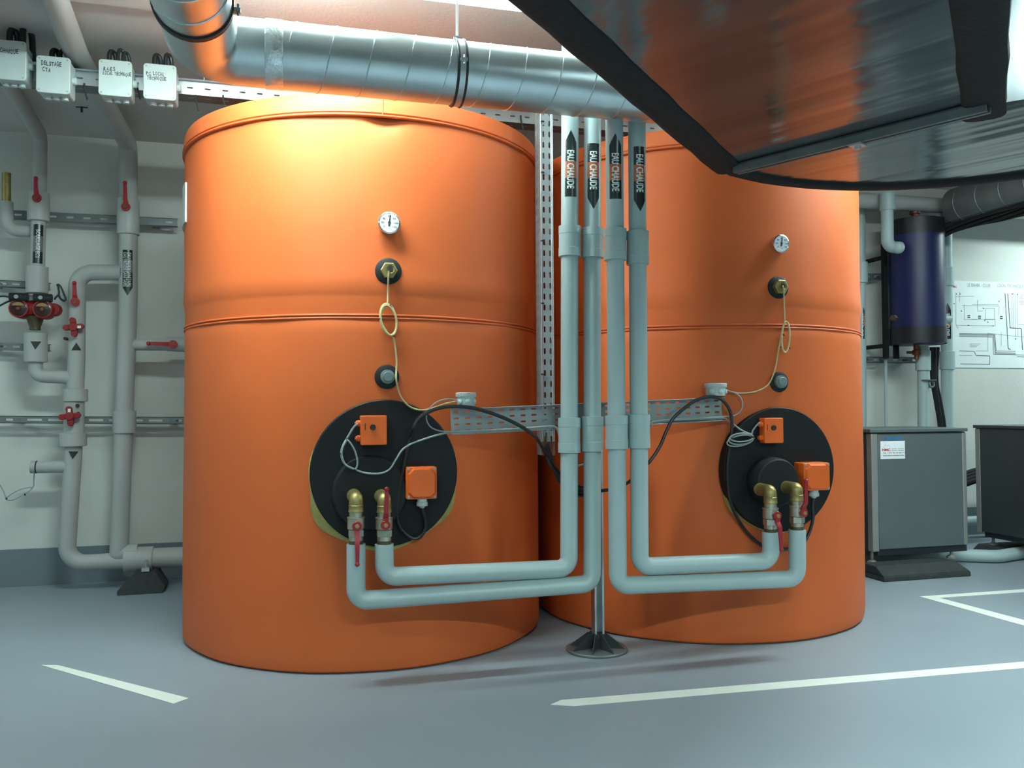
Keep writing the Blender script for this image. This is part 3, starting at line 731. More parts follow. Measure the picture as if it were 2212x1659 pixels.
def hand(mb, s, O, U, V, w, h):
    """hand-lettered word: every letter a little off"""
    wd_ = [0.8 if ch == ' ' else 0.45 if ch in '.I' else 1.0 for ch in s]; step = w/sum(wd_); x = 0.0
    for ch, k_ in zip(s, wd_):
        x += step*k_
        if ch == ' ': continue
        gv, gf = glyphs(ch, 0.02); a = random.uniform(-0.12, 0.12); k = random.uniform(0.85, 1.1)
        x0 = min(v.x for v in gv); x1 = max(v.x for v in gv); sx = step*0.82/max(0.35, x1-x0)
        if ch in 'I.': sx = step*1.5
        o = Vector(O)+Vector(U)*(x-step*k_)+Vector(V)*random.uniform(-0.08, 0.08)*h
        mb.add([o+Vector(U)*((v.x-x0)*sx-a*v.y*h)+Vector(V)*((v.y/0.7)*h*k+a*(v.x-x0)*h) for v in gv], gf)
def tray_box(x0, y0, x1, y1, lines, label, hoses):
    Yf = YC-0.11; A = pY(x0, y1, Yf); B = pY(x1, y0, Yf)
    c = (A+B)/2; hw, hh = (B.x-A.x)/2, (B.z-A.z)/2
    t = thing('junction_box', label, 'junction box', (c.x, Yf+0.06, c.z-hh), 'handwritten boxes on the ceiling tray')
    part('box_body', MB().prism(rounded_rect(c+EY*0.022, EX, EZ, hw-0.003, hh-0.003, 0.012), EY*0.082), m_box, t, bevel=0.003)
    part('box_lid', MB().prism(rounded_rect(c, EX, EZ, hw, hh, 0.014), EY*0.021), m_box, t, bevel=0.003)
    for sx in (-1, 1):
        for sz in (-1, 1):
            part('screw', MB().lathe([(0.004, -0.0008), (0.004, 0.003)], c+EX*sx*(hw-0.012)+EZ*sz*(hh-0.012), EY, 12), m_grey, t)
    mb = MB()
    for (s, px, py, pw, ph) in lines:
        O = pY(px, py, Yf-0.0008); w_ = pY(px+pw, py, Yf).x-O.x; hand(mb, s, O, EX, (EZ+EX*0.02), w_, ph*c.y/F/0.98)
    part('handwriting', mb, m_ink, t, smooth=False)
    for i in (-1, 0, 1):
        part('cable_gland', MB().lathe([(0.014, 0), (0.014, 0.012), (0.01, 0.014)], c+EX*i*hw*0.5-EZ*(hh-0.003)+EY*0.06, -EZ, 16), m_box, t)
    for sx in (1,):
        part('cable_gland', MB().lathe([(0.016, 0), (0.016, 0.012), (0.011, 0.016)], c+EX*(hw-0.003)+EY*0.06, EX, 16), m_box, t)
    for (dx, top_, back, r) in hoses:
        p = c+EX*dx+EZ*(hh-0.004)+EY*0.06
        part('flexible_conduit', MB().tube(catmull([p, p+EZ*top_*1.5+EY*0.004, p+EZ*top_*2.0+EY*back*0.4+EX*0.008, p+EZ*top_*1.5+EY*back*0.75+EX*0.02, p-EZ*0.03+EY*back*0.8+EX*0.026], 7), r, 10), m_cable, t, kind=None)
tray_box(-14, 90, 57, 169, [('TECHNIQUE', -13, 112, 54, 9)], 'white box cut by the left frame edge, TECHNIQUE written on it', [(-0.02, 0.040, 0.04, 0.013), (0.03, 0.052, 0.07, 0.013)])
tray_box(77, 125, 152, 198, [('DELSTAGE', 89, 140, 45, 9), ('CTA', 92, 154, 18, 8)], 'white box on the tray reading DELSTAGE CTA', [(-0.02, 0.03, 0.04, 0.011), (0.012, 0.03, 0.04, 0.009)])
tray_box(212, 133, 285, 204, [('B.A.E.S', 223, 151, 27, 8), ('LOCAL TECHNIQUE', 222, 160, 62, 7)], 'white box on the tray reading B.A.E.S LOCAL TECHNIQUE', [(-0.035, 0.035, 0.04, 0.010), (0.0, 0.04, 0.03, 0.007), (0.02, 0.035, 0.04, 0.007)])
tray_box(309, 142, 381, 212, [('PC LOCAL', 316, 161, 40, 7), ('TECHNIQUE', 318, 171, 42, 7)], 'white box on the tray reading PC LOCAL TECHNIQUE', [(-0.03, 0.035, 0.03, 0.011), (0.015, 0.04, 0.04, 0.009)])

# round junction boxes on the level tray
def round_box(px0, py0, px1, py1, label):
    Yb = YT-0.02; A = pY(px0, py1, Yb); B = pY(px1, py0, Yb); c = (A+B)/2; r = (B.x-A.x)/2
    t = thing('junction_box', label, 'junction box', (c.x, Yb, A.z), 'round boxes on the level tray')
    b = A.z; hgt = B.z-A.z; o = Vector((c.x, Yb, b))
    part('box_body', MB().lathe([(r*0.86, 0), (r*0.88, 0.003), (r*0.9, hgt*0.68)], o, EZ, 32), m_box, t)
    part('box_lid', MB().lathe([(r*0.97, hgt*0.66), (r, hgt*0.7), (r, hgt*0.95), (r*0.95, hgt)], o, EZ, 32), m_box, t)
    for a in (-140, -90, -40, 90):
        d = Vector((math.cos(math.radians(a)), math.sin(math.radians(a)), 0))
        part('cable_gland', MB().lathe([(0.010, 0), (0.010, 0.006), (0.006, 0.008)], o+d*(r*0.86)+EZ*hgt*0.33, d, 14), m_box, t)
    return t
round_box(985, 848, 1028, 877, 'round pale grey junction box at the left end of the level tray')
round_box(1524, 828, 1567, 855, 'round pale grey junction box at the right end of the level tray')

# ================================================================== CABLES ON THE TANKS
def on1(q, off=0.012): return pT(q[0], q[1], T1, off)
def on2(q, off=0.012): return pT(q[0], q[1], T2, off)
def atY(q, Y): return pY(q[0], q[1], Y)
def cable(name, label, cat, pts, r, m, ties=(), group=None, extra=None, k=8):
    P = catmull(pts, k)
    t = thing(name, label, cat, P[0], group)
    part('cord', MB().tube(P, r, 8), m, t)
    if extra:
        for e in extra: part('coil', MB().tube(e[0], e[1], 8), m, t)
    for q in ties: part('cable_tie', MB().lathe([(r*1.5+0.0015, -0.003), (r*1.5+0.0015, 0.003)], q[0], q[1], 12).tube([q[0], q[0]+Vector((0.006, -0.008, -0.006))], 0.0015, 6), m_ink, t)
    return t
def ell(fn, cx, cy, rx, ry, tilt=0.0, n=40, wob=0.0):
    out = []
    for i in range(n):
        a = 2*PI*i/n; x = rx*math.cos(a); y = ry*math.sin(a)
        out.append(fn((cx+x*math.cos(tilt)-y*math.sin(tilt), cy+x*math.sin(tilt)+y*math.cos(tilt))))
    return out+[out[0]]
YF1, YF2 = T1.y-R-0.014, T2.y-R-0.014
f1 = lambda q: on1(q, 0.016)
f1b = lambda q: on1(q, 0.024)
sens = [atY((840, 586), T1.y-R-0.04), atY((839, 604), T1.y-R-0.034)]+[f1(q) for q in ((838, 630), (837, 655), (833, 660), (823, 680), (826, 700), (838, 720), (848, 726), (853, 745), (857, 780), (856, 800))]
sens += [on1(q, 0.036) for q in ((856, 820),)]+[on1(q, 0.022) for q in ((862, 848), (872, 866), (888, 880), (912, 886), (940, 880))]+[atY(q, YT-0.03) for q in ((962, 872), (986, 867))]
cable('sensor_cable', 'beige sensor cable with a tied loop hanging down the left tank', 'cable', sens, 0.0036, m_cream,
      [(f1((843, 661)), EX), (f1((823, 689)), EZ), (f1((849, 724)), EX)], 'beige sensor cables',
      [(ell(f1, 839, 690, 17, 34, -0.18), 0.0044), (ell(f1b, 840, 692, 16, 33, -0.22), 0.0036)])
g2 = lambda q: on2(q, 0.016)
g2b = lambda q: on2(q, 0.026)
sens = [atY((1691, 617), T2.y-R-0.042), atY((1693, 628), T2.y-R-0.036)]+[g2(q) for q in ((1694, 660), (1695, 690), (1692, 705), (1688, 722), (1684, 745), (1680, 765), (1676, 790), (1668, 815), (1657, 833), (1635, 845), (1610, 849), (1588, 848))]+[atY((1566, 842), YT-0.03)]
cable('sensor_cable', 'beige sensor cable with a narrow tied loop hanging down the right tank', 'cable', sens, 0.0034, m_cream,
      [(g2((1691, 723)), EZ), (g2((1689, 750)), EZ), (g2((1703, 751)), EZ)], 'beige sensor cables',
      [(ell(g2b, 1697, 728, 8.5, 33, 0.04), 0.0042), (ell(g2, 1697, 727, 9, 32, 0.06), 0.0034)])
# grey thermostat cables
y1 = YF1-0.030
thc = [atY((773, 915), y1-0.012), atY((764, 923), y1-0.01)]+[atY(q, y1) for q in ((750, 946), (741, 962), (737, 978), (741, 996), (752, 1008), (766, 1014), (782, 1020), (800, 1023), (824, 1022), (842, 1013), (855, 993), (868, 973), (884, 961), (903, 953))]+[atY((940, 941), YT-0.03), atY((970, 934), YT-0.036)]+[atY(q, YT-0.036) for q in ((990, 932), (1060, 929), (1130, 925), (1190, 921), (1203, 926), (1207, 940))]
cable('thermostat_cable', 'pale grey cable looping from the orange thermostat box of the left tank', 'cable', thc, 0.0038, m_grey,
      [(atY((749, 949), y1), EX), (atY((738, 980), y1), EZ), (atY((766, 1014), y1), EX)], 'grey thermostat cables',
      [(catmull([atY(q, y1-0.006) for q in ((749, 949), (757, 957), (767, 975), (772, 995), (771, 1008), (767, 1014))]), 0.0034), (catmull([atY(q, y1-0.005) for q in ((749, 950), (740, 968), (739, 985), (746, 1003), (764, 1013))]), 0.0034)])
thin = [atY((986, 863), YT-0.035), atY((965, 862), YT-0.045), atY((945, 868), YT-0.05), atY((928, 882), YT-0.05), atY((921, 897), YT-0.05), atY((924, 914), YT-0.05), atY((936, 926), YT-0.05), atY((958, 932), YT-0.045), atY((985, 932), YT-0.04)]
cable('thin_cable', 'thin grey cable arching out of the left round box', 'cable', thin, 0.0026, m_grey, group='thin grey box cables')
thin = [atY((1566, 843), YT-0.03), atY((1583, 847), YT-0.04), atY((1598, 856), YT-0.045), atY((1604, 873), YT-0.05), atY((1598, 890), YT-0.05), atY((1582, 899), YT-0.045), atY((1562, 900), YT-0.035), atY((1500, 903), YT-0.03), atY((1440, 907), YT-0.03)]
cable('thin_cable', 'thin grey cable arching out of the right round box', 'cable', thin, 0.0026, m_grey, group='thin grey box cables')
y2 = YF2-0.012
th2 = [atY((1641, 913), y2-0.02), atY((1634, 919), y2-0.012), atY((1626, 930), y2-0.008), atY((1622, 937), y2-0.01), atY((1600, 928), y2-0.02), atY((1575, 910), YT-0.04), atY((1555, 902), YT-0.034), atY((1480, 906), YT-0.034), atY((1415, 910), YT-0.034), atY((1408, 920), YT-0.034), atY((1404, 926), YT-0.02)]
cable('thermostat_cable', 'pale grey cable coiled beside the orange thermostat box of the right tank', 'cable', th2, 0.0034, m_grey,
      [(atY((1582, 947), y2-0.03), EZ), (atY((1626, 944), y2-0.03), EZ)], 'grey thermostat cables',
      [(ell(lambda q: atY(q, y2-0.02), 1601, 948, 27, 12, -0.12), 0.0034), (ell(lambda q: atY(q, y2-0.026), 1599, 952, 29, 11, -0.2), 0.003), (ell(lambda q: atY(q, y2-0.032), 1602, 945, 25, 9, -0.05), 0.003)])
# black power cables
pw = [fl1+EZ*0.002, atY((914, 1105), YF1-0.03), atY((919, 1125), YF1-0.02), atY((918, 1143), YF1-0.014), atY((908, 1159), YF1-0.014), atY((892, 1163), YF1-0.014), atY((873, 1150), YF1-0.012), atY((860, 1128), YF1-0.012), atY((858, 1090), YF1-0.014), atY((864, 1050), YF1-0.016), atY((872, 1010), YF1-0.018), atY((879, 975), YF1-0.018), atY((887, 945), YF1-0.02)]
pw += [atY(q, YT-0.055) for q in ((893, 925), (904, 905), (925, 890), (955, 880), (990, 878), (1025, 882), (1060, 892), (1100, 908), (1135, 927), (1160, 948))]
pw += [atY(q, YT+0.02) for q in ((1178, 980), (1192, 1010), (1212, 1035), (1240, 1052), (1262, 1060))]
pwt = cable('power_cable', 'thick black power cable arching from the left tank over the level tray', 'power cable', pw, 0.0072, m_cable, group='black power cables')
pw = [fl2+EZ*0.002, atY((1755, 1090), YF2-0.03), atY((1756, 1120), YF2-0.02), atY((1748, 1150), YF2-0.012), atY((1735, 1172), YF2-0.02), on2((1710, 1184), 0.016), on2((1680, 1187), 0.016), on2((1655, 1183), 0.016), on2((1625, 1162), 0.016), on2((1598, 1128), 0.018), atY((1580, 1090), YF2-0.006), atY((1573, 1050), YF2-0.008), atY((1572, 1005), YF2-0.01), atY((1577, 960), YF2-0.012), atY((1581, 925), YF2-0.014)]
pw += [atY(q, YT-0.055) for q in ((1580, 900), (1572, 878), (1557, 862), (1535, 857), (1505, 864), (1478, 882), (1455, 903), (1440, 930), (1425, 965), (1405, 995), (1385, 1015))]
pw += [atY(q, YT+0.02) for q in ((1360, 1040), (1332, 1054), (1300, 1060), (1270, 1062))]
cable('power_cable', 'thick black power cable arching from the right tank over the level tray', 'power cable', pw, 0.0072, m_cable, group='black power cables')
bd = []
for i in range(4):
    o = 6*i
    bd.append((catmull([atY((1176+o*0.3, 965-o*0.5), YT+0.03+0.008*i), atY((1185+o*0.4, 990), YT+0.03+0.008*i), atY((1205, 1018+o), YT+0.03), atY((1240, 1045+o), YT+0.035), atY((1262, 1052+o), YT+0.05), atY((1290, 1040+o*0.3), YT+0.16)]), 0.006))
t = thing('cable_bundle', 'bundle of dark cables sagging behind the grey risers', 'cable bundle', bd[0][0][0])
for p, r in bd: part('cable_strand', MB().tube(p, r, 8), m_cableb if bd.index((p, r)) % 2 else m_cable, t)
part('cable_strand', MB().tube(catmull([atY((1262, 1003), YT+0.05), atY((1245, 1008), YT+0.04), atY((1222, 1022), YT+0.035), atY((1200, 1025), YT+0.03)]), 0.004, 8), m_grey, t)

# ================================================================== ROUND SPIRAL DUCT
DY, DR, DZ = 2.90, 0.1106, 2.221
XE = 1.62
xel = pY(418, 30, 2.6).x           # axis of the leg that comes towards the camera
ER = 0.175
du = thing('round_air_duct', 'round spiral metal duct with an elbow, above the left tank', 'air duct', (xel, DY, DZ))
xt = pY(592, 130, DY).x
def ring_path(P, n=40): return P
leg = MB().tube(fillet([(xt+0.01, DY, DZ), (xel, DY, DZ), (xel, 2.55, DZ)], ER, 14), DR*0.985, 48, caps=False)
part('elbow', leg, m_duct, du)
part('straight_duct', MB().cyl((xt-0.005, DY, DZ), (XE, DY, DZ), DR, n=56), m_duct, du)
sp_ = []
turns = (XE-xt-0.05)/0.134; nn = int(turns*44)
for i in range(nn+1):
    a = 2*PI*i/44; sp_.append(Vector((xt+0.05+0.134*i/44, DY-math.cos(a)*(DR+0.0005), DZ+math.sin(a)*(DR+0.0005))))
part('spiral_seam', MB().tube(sp_, 0.0022, 6), m_duct, du)
part('straight_duct', MB().cyl((xel, 2.64, DZ), (xel, 0.9, DZ), DR, n=56), m_duct, du)
sp_ = []
nn = int(1.6/0.134*44)
for i in range(nn+1):
    a = 2*PI*i/44; sp_.append(Vector((xel+math.cos(a)*(DR+0.0005), 2.58-0.134*i/44, DZ+math.sin(a)*(DR+0.0005))))
part('spiral_seam', MB().tube(sp_, 0.0030, 6), m_duct, du)
part('joint_tape', MB().lathe([(DR+0.001, -0.028), (DR+0.0022, -0.026), (DR+0.0022, 0.028), (DR+0.001, 0.03)], (xt, DY, DZ), EX, 56, cap0=False, cap1=False), m_tape, du)
hd = thing('duct_hanger', 'metal hanger ring with a white rod, holding the round duct', 'duct hanger', (pY(1001, 120, DY).x, DY, DZ-DR))
hx = pY(1001, 120, DY-DR).x
part('hanger_ring', MB().lathe([(DR+0.001, -0.014), (DR+0.004, -0.014), (DR+0.004, 0.014), (DR+0.001, 0.014)], (hx, DY, DZ), EX, 56, cap0=False, cap1=False), m_galv, hd)
rg = MB()
for dx in (-0.0145, 0.0145): rg.torus((hx+dx, DY, DZ), EX, DR+0.0035, 0.0045, 56, 8)
part('rubber_edge', rg, m_ink, hd)
part('rod', MB().cyl((hx, DY, DZ+DR), (hx, DY, CZ-0.02), 0.0042, n=12), m_lampbody, hd)
cl = MB().box(hx-0.012, hx+0.012, DY-0.008, DY+0.008, DZ+DR+0.002, DZ+DR+0.022); q = Vector((hx, DY-DR-0.004, DZ))
cl.box(q.x-0.012, q.x+0.012, q.y-0.014, q.y+0.002, q.z-0.004, q.z+0.006); cl.cyl(q+Vector((0.002, -0.008, -0.014)), q+Vector((0.002, -0.008, 0.016)), 0.0035, n=10)
part('clamp_bolt', cl, m_galv, hd)
yr = 2.575
dc = thing('duct_clamp', 'black rubber-lined clamp ring on the duct elbow at top left', 'duct clamp', (xel, yr, DZ-DR))
part('clamp_ring', MB().lathe([(DR+0.001, -0.011), (DR+0.006, -0.011), (DR+0.006, 0.011), (DR+0.001, 0.011)], (xel, yr, DZ), EY, 56, cap0=False, cap1=False), m_ink, dc)
q = Vector((xel+DR+0.006, yr, DZ-0.012))
part('clamp_bolt', MB().box(q.x-0.002, q.x+0.018, q.y-0.010, q.y+0.010, q.z-0.006, q.z+0.006).cyl(q+Vector((0.011, 0, -0.014)), q+Vector((0.011, 0, 0.02)), 0.004, n=10), m_galvd, dc)

# ================================================================== BIG FOIL-FACED DUCT
BZ, BT = 1.92, 2.40
Cn = Vector((2.09, 2.02, 0)); RA = 0.985
dirA = Vector((1, 1, 0)).normalized()
Bc = pZ(1540, 376, BZ); Bc.z = 0
left0 = Bc-dirA*3.6
arc = [Vector((Cn.x+RA*math.cos(math.radians(a)), Cn.y+RA*math.sin(math.radians(a)), 0)) for a in range(116, 43, -6)]
dirB = Vector((1, -1, 0)).normalized()
right_out = arc[-1]+dirB*1.6
right_in = Cn+dirB*1.7
left_in = Cn-dirA*2.9
out = [left0, Bc]+arc+[right_out, right_in, Cn, left_in]
bd_ = thing('ventilation_duct', 'large dark foil-faced ventilation duct with an elbow, overhead at right', 'ventilation duct', (Bc.x, Bc.y, BZ))
fe = 0.03
part('duct_casing', MB().prism([p+EZ*(BZ+fe*0.55) for p in out], EZ*(BT-BZ)), m_foil, bd_, ang=25)
def foam(path, w, h, inward, name='foam_edging'):
    """padded strip hugging the lower edge; path at z=0, inward = side the strip covers"""
    P = path; prof = []
    for k in range(14):
        a = 2*PI*k/14; ca, sa = math.cos(a), math.sin(a)
        prof.append((math.copysign(abs(ca)**0.6, ca)*w/2, math.copysign(abs(sa)**0.6, sa)*h/2))
    vs = []; fs = []; m = len(P)
    for i in range(m):
        a = P[max(0, i-1)]; b = P[min(m-1, i+1)]; T = (b-a).normalized(); S = Vector((-T.y, T.x, 0))*inward
        wv = 1+0.05*math.sin(i*2.3)
        for x, z in prof: vs.append(P[i]+S*(w/2+x*wv-0.004)+EZ*(BZ+h/2+z))
    k = len(prof)
    for i in range(m-1):
        for j in range(k): l = (j+1) % k; fs.append((i*k+j, i*k+l, (i+1)*k+l, (i+1)*k+j))
    fs += [tuple(range(k)), tuple(range((m-1)*k, m*k))]
    part(name, MB().add(vs, fs), m_foamblk, bd_)
def sub(P, n): return [P[0]+(P[1]-P[0])*i/n for i in range(n+1)]
foam(sub([left0, Bc], 26)+[Bc+dirA*0.03], 0.118, 0.062, -1)
foam([Bc+Vector((0.02, -0.03, 0))]+arc+sub([arc[-1]+dirB*0.1, right_out], 8), 0.075, 0.066, -1)
foam(list(reversed(sub([Cn+dirA*0.10, left_in], 20))), 0.125, 0.06, 1)
# the strut under the elbow joint
q0 = pZ(1590, 365, BZ); q1 = pZ(2135, 229, BZ); U = (q1-q0); U.z = 0; L = U.length; U.normalize(); S = Vector((-U.y, U.x, 0))
sr_ = thing('mounting_rail', 'grey metal rail across the joint under the foil-faced duct', 'mounting rail', (q0.x, q0.y, BZ-0.02))
o = Vector((q0.x, q0.y, BZ+0.014)); mb = MB()
mid = o+U*L/2
mb.obox(mid, U, S, -EZ, L/2, 0.021, 0.006)
for sx in (-1, 1):
    mb.obox(mid+S*sx*0.018, U, S, -EZ, L/2, 0.003, 0.032); mb.obox(mid+S*sx*0.012-EZ*0.030, U, S, -EZ, L/2, 0.006, 0.003)
part('rail', mb, m_galvd, sr_, smooth=False)
q = pZ(1830, 302, BZ-0.02); q = o+U*((q-o).dot(U))
part('rail_bracket', MB().obox(q-EZ*0.034, U, S, -EZ, 0.022, 0.026, 0.006).obox(q-EZ*0.04, U, S, -EZ, 0.008, 0.008, 0.010), m_galv, sr_, smooth=False)

# ================================================================== LEFT WALL: RAILS AND PIPES
def wrail(name, label, A, B, hgt, dep, n, slot, m=m_galvd):
    t = thing(name, label, 'wall rail', A, 'slotted rails on the back wall'); U = (B-A).normalized()
    y = A.y
    L = (B-A).length
    part('rail_face', MB().perf(A-EZ*hgt/2, U, EZ, n, 1, L/n, hgt, slot[0], slot[1], 0.002), m, t, smooth=False)
    mb = MB()
    for z in (-hgt/2, hgt/2-0.003):
        mb.hexa([A+EZ*z, B+EZ*z, B+EZ*z+EY*dep, A+EZ*z+EY*dep], [A+EZ*(z+0.003), B+EZ*(z+0.003), B+EZ*(z+0.003)+EY*dep, A+EZ*(z+0.003)+EY*dep])
    part('rail_flange', mb, m, t, smooth=False)
    for u in (0.15, 0.85):
        q = A+U*L*u; part('bracket', MB().box(q.x-0.02, q.x+0.02, q.y+0.002, WY, q.z-0.015, q.z+0.015), m, t, smooth=False)
    return t
YRl = 5.33
wrail('wall_rail', 'slotted steel rail on the back wall at left, highest of three', pY(20, 463, YRl), pY(383, 481, YRl), 0.05, 0.03, 10, (0.04, 0.012))
wrail('wall_rail', 'short steel rail at the left edge, behind the red twin valve', pY(-40, 610, YRl), pY(108, 618, YRl), 0.04, 0.03, 5, (0.04, 0.012))
wrail('wall_rail', 'short steel rail at the left edge, below the red twin valve', pY(-40, 747, YRl), pY(108, 751, YRl), 0.04, 0.03, 5, (0.04, 0.012))
wrail('wall_rail', 'long slotted steel rail low on the back wall at left', pY(-40, 906, YRl), pY(440, 909, YRl), 0.042, 0.03, 11, (0.078, 0.013))
YP = 5.2
def wp(q, Y=YP): return pY(q[0], q[1], Y)
def wsleeve(parent, x, y0, y1, r, Y=YP, m=None):
    a, b = wp((x, y1), Y), wp((x, y0), Y); b = Vector((a.x+(b.x-a.x), Y, b.z)); d = b-a; L = d.length
    part('coupling_sleeve', MB().lathe([(r*0.86, 0), (r, 0.003), (r, L-0.003), (r*0.86, L)], a, d, 32), m or m_pipeL, parent)
def wlever(parent, piv, tip, Y, w=0.011):
    p = pY(*piv, Y); q = pY(*tip, Y); d = q-p
    part('lever', lever(p, d, d.length, -EY, w, w*0.8, 0.024, 0.012), m_red, parent, 'red lever')
    part('lever_nut', MB().lathe([(0.012, 0.008), (0.012, 0.015)], p, -EY, 6), m_copper, parent, ang=20)
# pipe B: tall pipe nearest the left tank
pb = thing('insulated_pipe', 'tall grey pipe nearest the left tank, with two sleeves and a black downward arrow', 'insulated pipe', wp((256, 1170)), 'grey pipes on the wall at left')
rB = 0.050
ceilB = pY(165, 134, 4.0); ceilB.z = 2.592
endB = pY(104, 0, 3.35); endB.z = 2.588
ext = endB+(endB-ceilB).normalized()*6.2
topB = wp((277, 318)); topB.z = 2.56
lowB = wp((257, 1195))
part('pipe', MB().tube(fillet([ext, ceilB, topB, wp((277, 640)), lowB], [0.3, 0.06, 0.5], 8), rB, 28), m_pipeL, pb)
part('pipe_elbow', MB().sphere(lowB-EZ*0.0, rB*1.02, 20, 12).cyl(lowB, lowB+EX*0.1, rB, n=28), m_pipeL, pb)
wsleeve(pb, 277, 430, 508, 0.061); wsleeve(pb, 269, 887, 936, 0.062)
wlever(pb, (272, 447), (271, 394), YP-0.066)
flow_label(pb, topB, wp((277, 640)), rB, (274, 641), 623, 543, 'EAU FROIDE SANITAIRE', (549, 622), (566, 591), YP, False, -0.004, 0.027, band_mat=m_lgrey, textw=0.019, two=True, bold=0.0)
# side branch of pipe B behind the left tank with a red lever
br_ = wp((283, 744))
bq = wp((430, 746))
part('branch_pipe', MB().cyl(br_, bq, 0.034, n=24), m_pipeL, pb)
part('coupling_sleeve', MB().cyl(wp((362, 743)), bq, 0.043, n=24), m_pipeL, pb)
wlever(pb, (374, 744), (319, 742), YP-0.05)
# pipe M: middle pipe from the branch at top to the floor run
pm = thing('insulated_pipe', 'middle grey pipe bending from the tall pipe down to the floor run', 'insulated pipe', wp((150, 1217)), 'grey pipes on the wall at left')
rM = 0.0455
part('pipe', MB().tube(fillet([wp((262, 589)), wp((167, 588)), wp((165, 780)), wp((158, 985)), wp((143, 1217)), wp((290, 1210))], [0.085, 0.5, 0.5, 0.095], 10), rM, 28), m_pipeL, pm)
wsleeve(pm, 163, 840, 868, 0.064); wsleeve(pm, 160, 868, 936, 0.054); wsleeve(pm, 158, 935, 964, 0.070)
wlever(pm, (163, 652), (162, 610), YP-0.062)
def cross_knob(parent, px, Y, r, tag_):
    c = pY(*px, Y); mb = MB()
    for k in range(4):
        a = PI/2*k+0.12; d = EX*math.cos(a)+EZ*math.sin(a)
        mb.obox(c+d*r*0.5, d, d.cross(EY), -EY, r*0.5, r*0.34, 0.022); mb.lathe([(r*0.36, 0), (r*0.36, 0.024)], c+d*r*0.86, -EY, 14)
    mb.lathe([(r*0.5, -0.012), (r*0.5, 0.03)], c, -EY, 18)
    o = part('cross_handle', mb, m_redcast, parent, 'red cross handle', bevel=0.003)
    d = tag_; q = c+EX*d[0]*r*0.6+EZ*d[1]*r*0.6-EY*0.0265
    part('white_mark', MB().obox(q, EX, EZ, EY, r*(0.3 if d[0] else 0.16), r*(0.16 if d[0] else 0.3), 0.002), m_white, o, smooth=False)
cross_knob(pm, (160, 707), YP-0.062, 0.045, (1, 0)); cross_knob(pm, (152, 899), YP-0.070, 0.046, (0, 1))
def tri(parent, pts, top, bot, r):
    ax = (top-bot).normalized(); mp = cyl_map(bot, ax, CAM-bot, r); sg = 1 if ax.cross(CAM-bot).dot(CR) > 0 else -1
    cx = sum(p[0] for p in pts)/3; V = []
    for (x, y) in pts:
        lo, hi = -1, 2.5
        for _ in range(40):
            mid = (lo+hi)/2; p = bot+ax*mid-CAM
            if H/2-F*p.dot(CU)/p.dot(CF) > y: lo = mid
            else: hi = mid
        V.append(((x-cx)*4.75/F, lo))
    mb = MB(); wrap(mb, V, [(0, 1, 2)], lambda s, t, e: mp(sg*s, t, e), 0.0015)
    part('arrow_mark', mb, m_ink, parent, smooth=False)
tri(pm, [(161, 741), (151.5, 758), (171, 758)], wp((165, 700)), wp((165, 780)), rM)
tri(pm, [(143.5, 974), (162.5, 974), (152, 991)], wp((158, 985)), wp((143, 1217)), rM+0.004)
part('drain_valve', MB().cyl(wp((146, 733))-EY*0.02, wp((146, 733))-EY*0.06, 0.009, n=12).cyl(wp((173, 876))-EY*0.05, wp((173, 876))-EY*0.062, 0.010, n=12).cyl(wp((174, 893))-EY*0.05, wp((174, 893))-EY*0.068, 0.009, n=12), m_ink, pm)
# capped stub with its thin cable
sa, sb = wp((150, 1008)), wp((80, 1009))
part('branch_pipe', MB().cyl(sa, sb, 0.034, n=24), m_pipeL, pm)
part('stub_cap', MB().cyl(wp((78.5, 1009)), wp((67, 1009)), 0.0345, n=24), m_pipeL, pm)
part('stub_gasket', MB().cyl(wp((81, 1009)), wp((78, 1009)), 0.0355, n=24), m_ink, pm)
# floor coupling and the run behind the left tank
part('coupling_sleeve', MB().cyl(wp((270, 1209)), wp((331, 1207)), 0.071, n=28), m_pipeL, pm)
part('floor_run', MB().cyl(wp((325, 1206)), wp((520, 1198)), 0.058, n=28), m_pipeL, pm)
cb_ = [wp((74, 1023), YP)] + [wp(q, YP+0.02) for q in ((73, 1036), (72, 1050), (62, 1062), (44, 1072), (28, 1080), (18, 1080), (13, 1076), (8, 1062), (-4, 1043), (-20, 1036))]
cable('thin_cable', 'thin grey cable with a small loop hanging from the capped pipe stub', 'cable', cb_, 0.0032, m_grey,
      [(wp((14, 1077), YP+0.02), EX), (wp((54, 1068), YP+0.02), EX)], None, [(catmull([wp(q, YP+0.024) for q in ((13, 1076), (30, 1064), (48, 1056), (62, 1053), (71, 1052))]), 0.003)])
# pipe A: left pipe with the red twin unit
pa = thing('insulated_pipe', 'grey pipe at far left carrying the red twin valve and a black label', 'insulated pipe', wp((80, 810)), 'grey pipes on the wall at left')
rA = 0.0385
topA = wp((86, 292)); topA.z = 2.58
farA = pY(-20, 178, 4.1); farA.z = 2.595
part('pipe', MB().tube(fillet([farA+(farA-topA).normalized()*7.0, topA, wp((84, 450)), wp((79, 640))], [0.055, 0.5], 8), rA, 28), m_pipeL, pa)
wsleeve(pa, 83, 416, 479, 0.057); wsleeve(pa, 80, 576, 635, 0.057); wsleeve(pa, 77, 719, 783, 0.059)
wlever(pa, (80, 428), (79, 385), YP-0.062)
part('pipe', MB().tube(fillet([wp((77, 780)), wp((77, 812)), wp((160, 816))], 0.075, 10), 0.037, 28), m_pipeL, pa)
flow_label(pa, wp((84, 450)), wp((80, 600)), rA, (78, 487), 487.5, 571, 'BOUCLAGE ECS', (499, 559), (512, 546), YP, False, 0.0, 0.026, band_mat=m_lgrey, textw=0.020, bold=0.0)
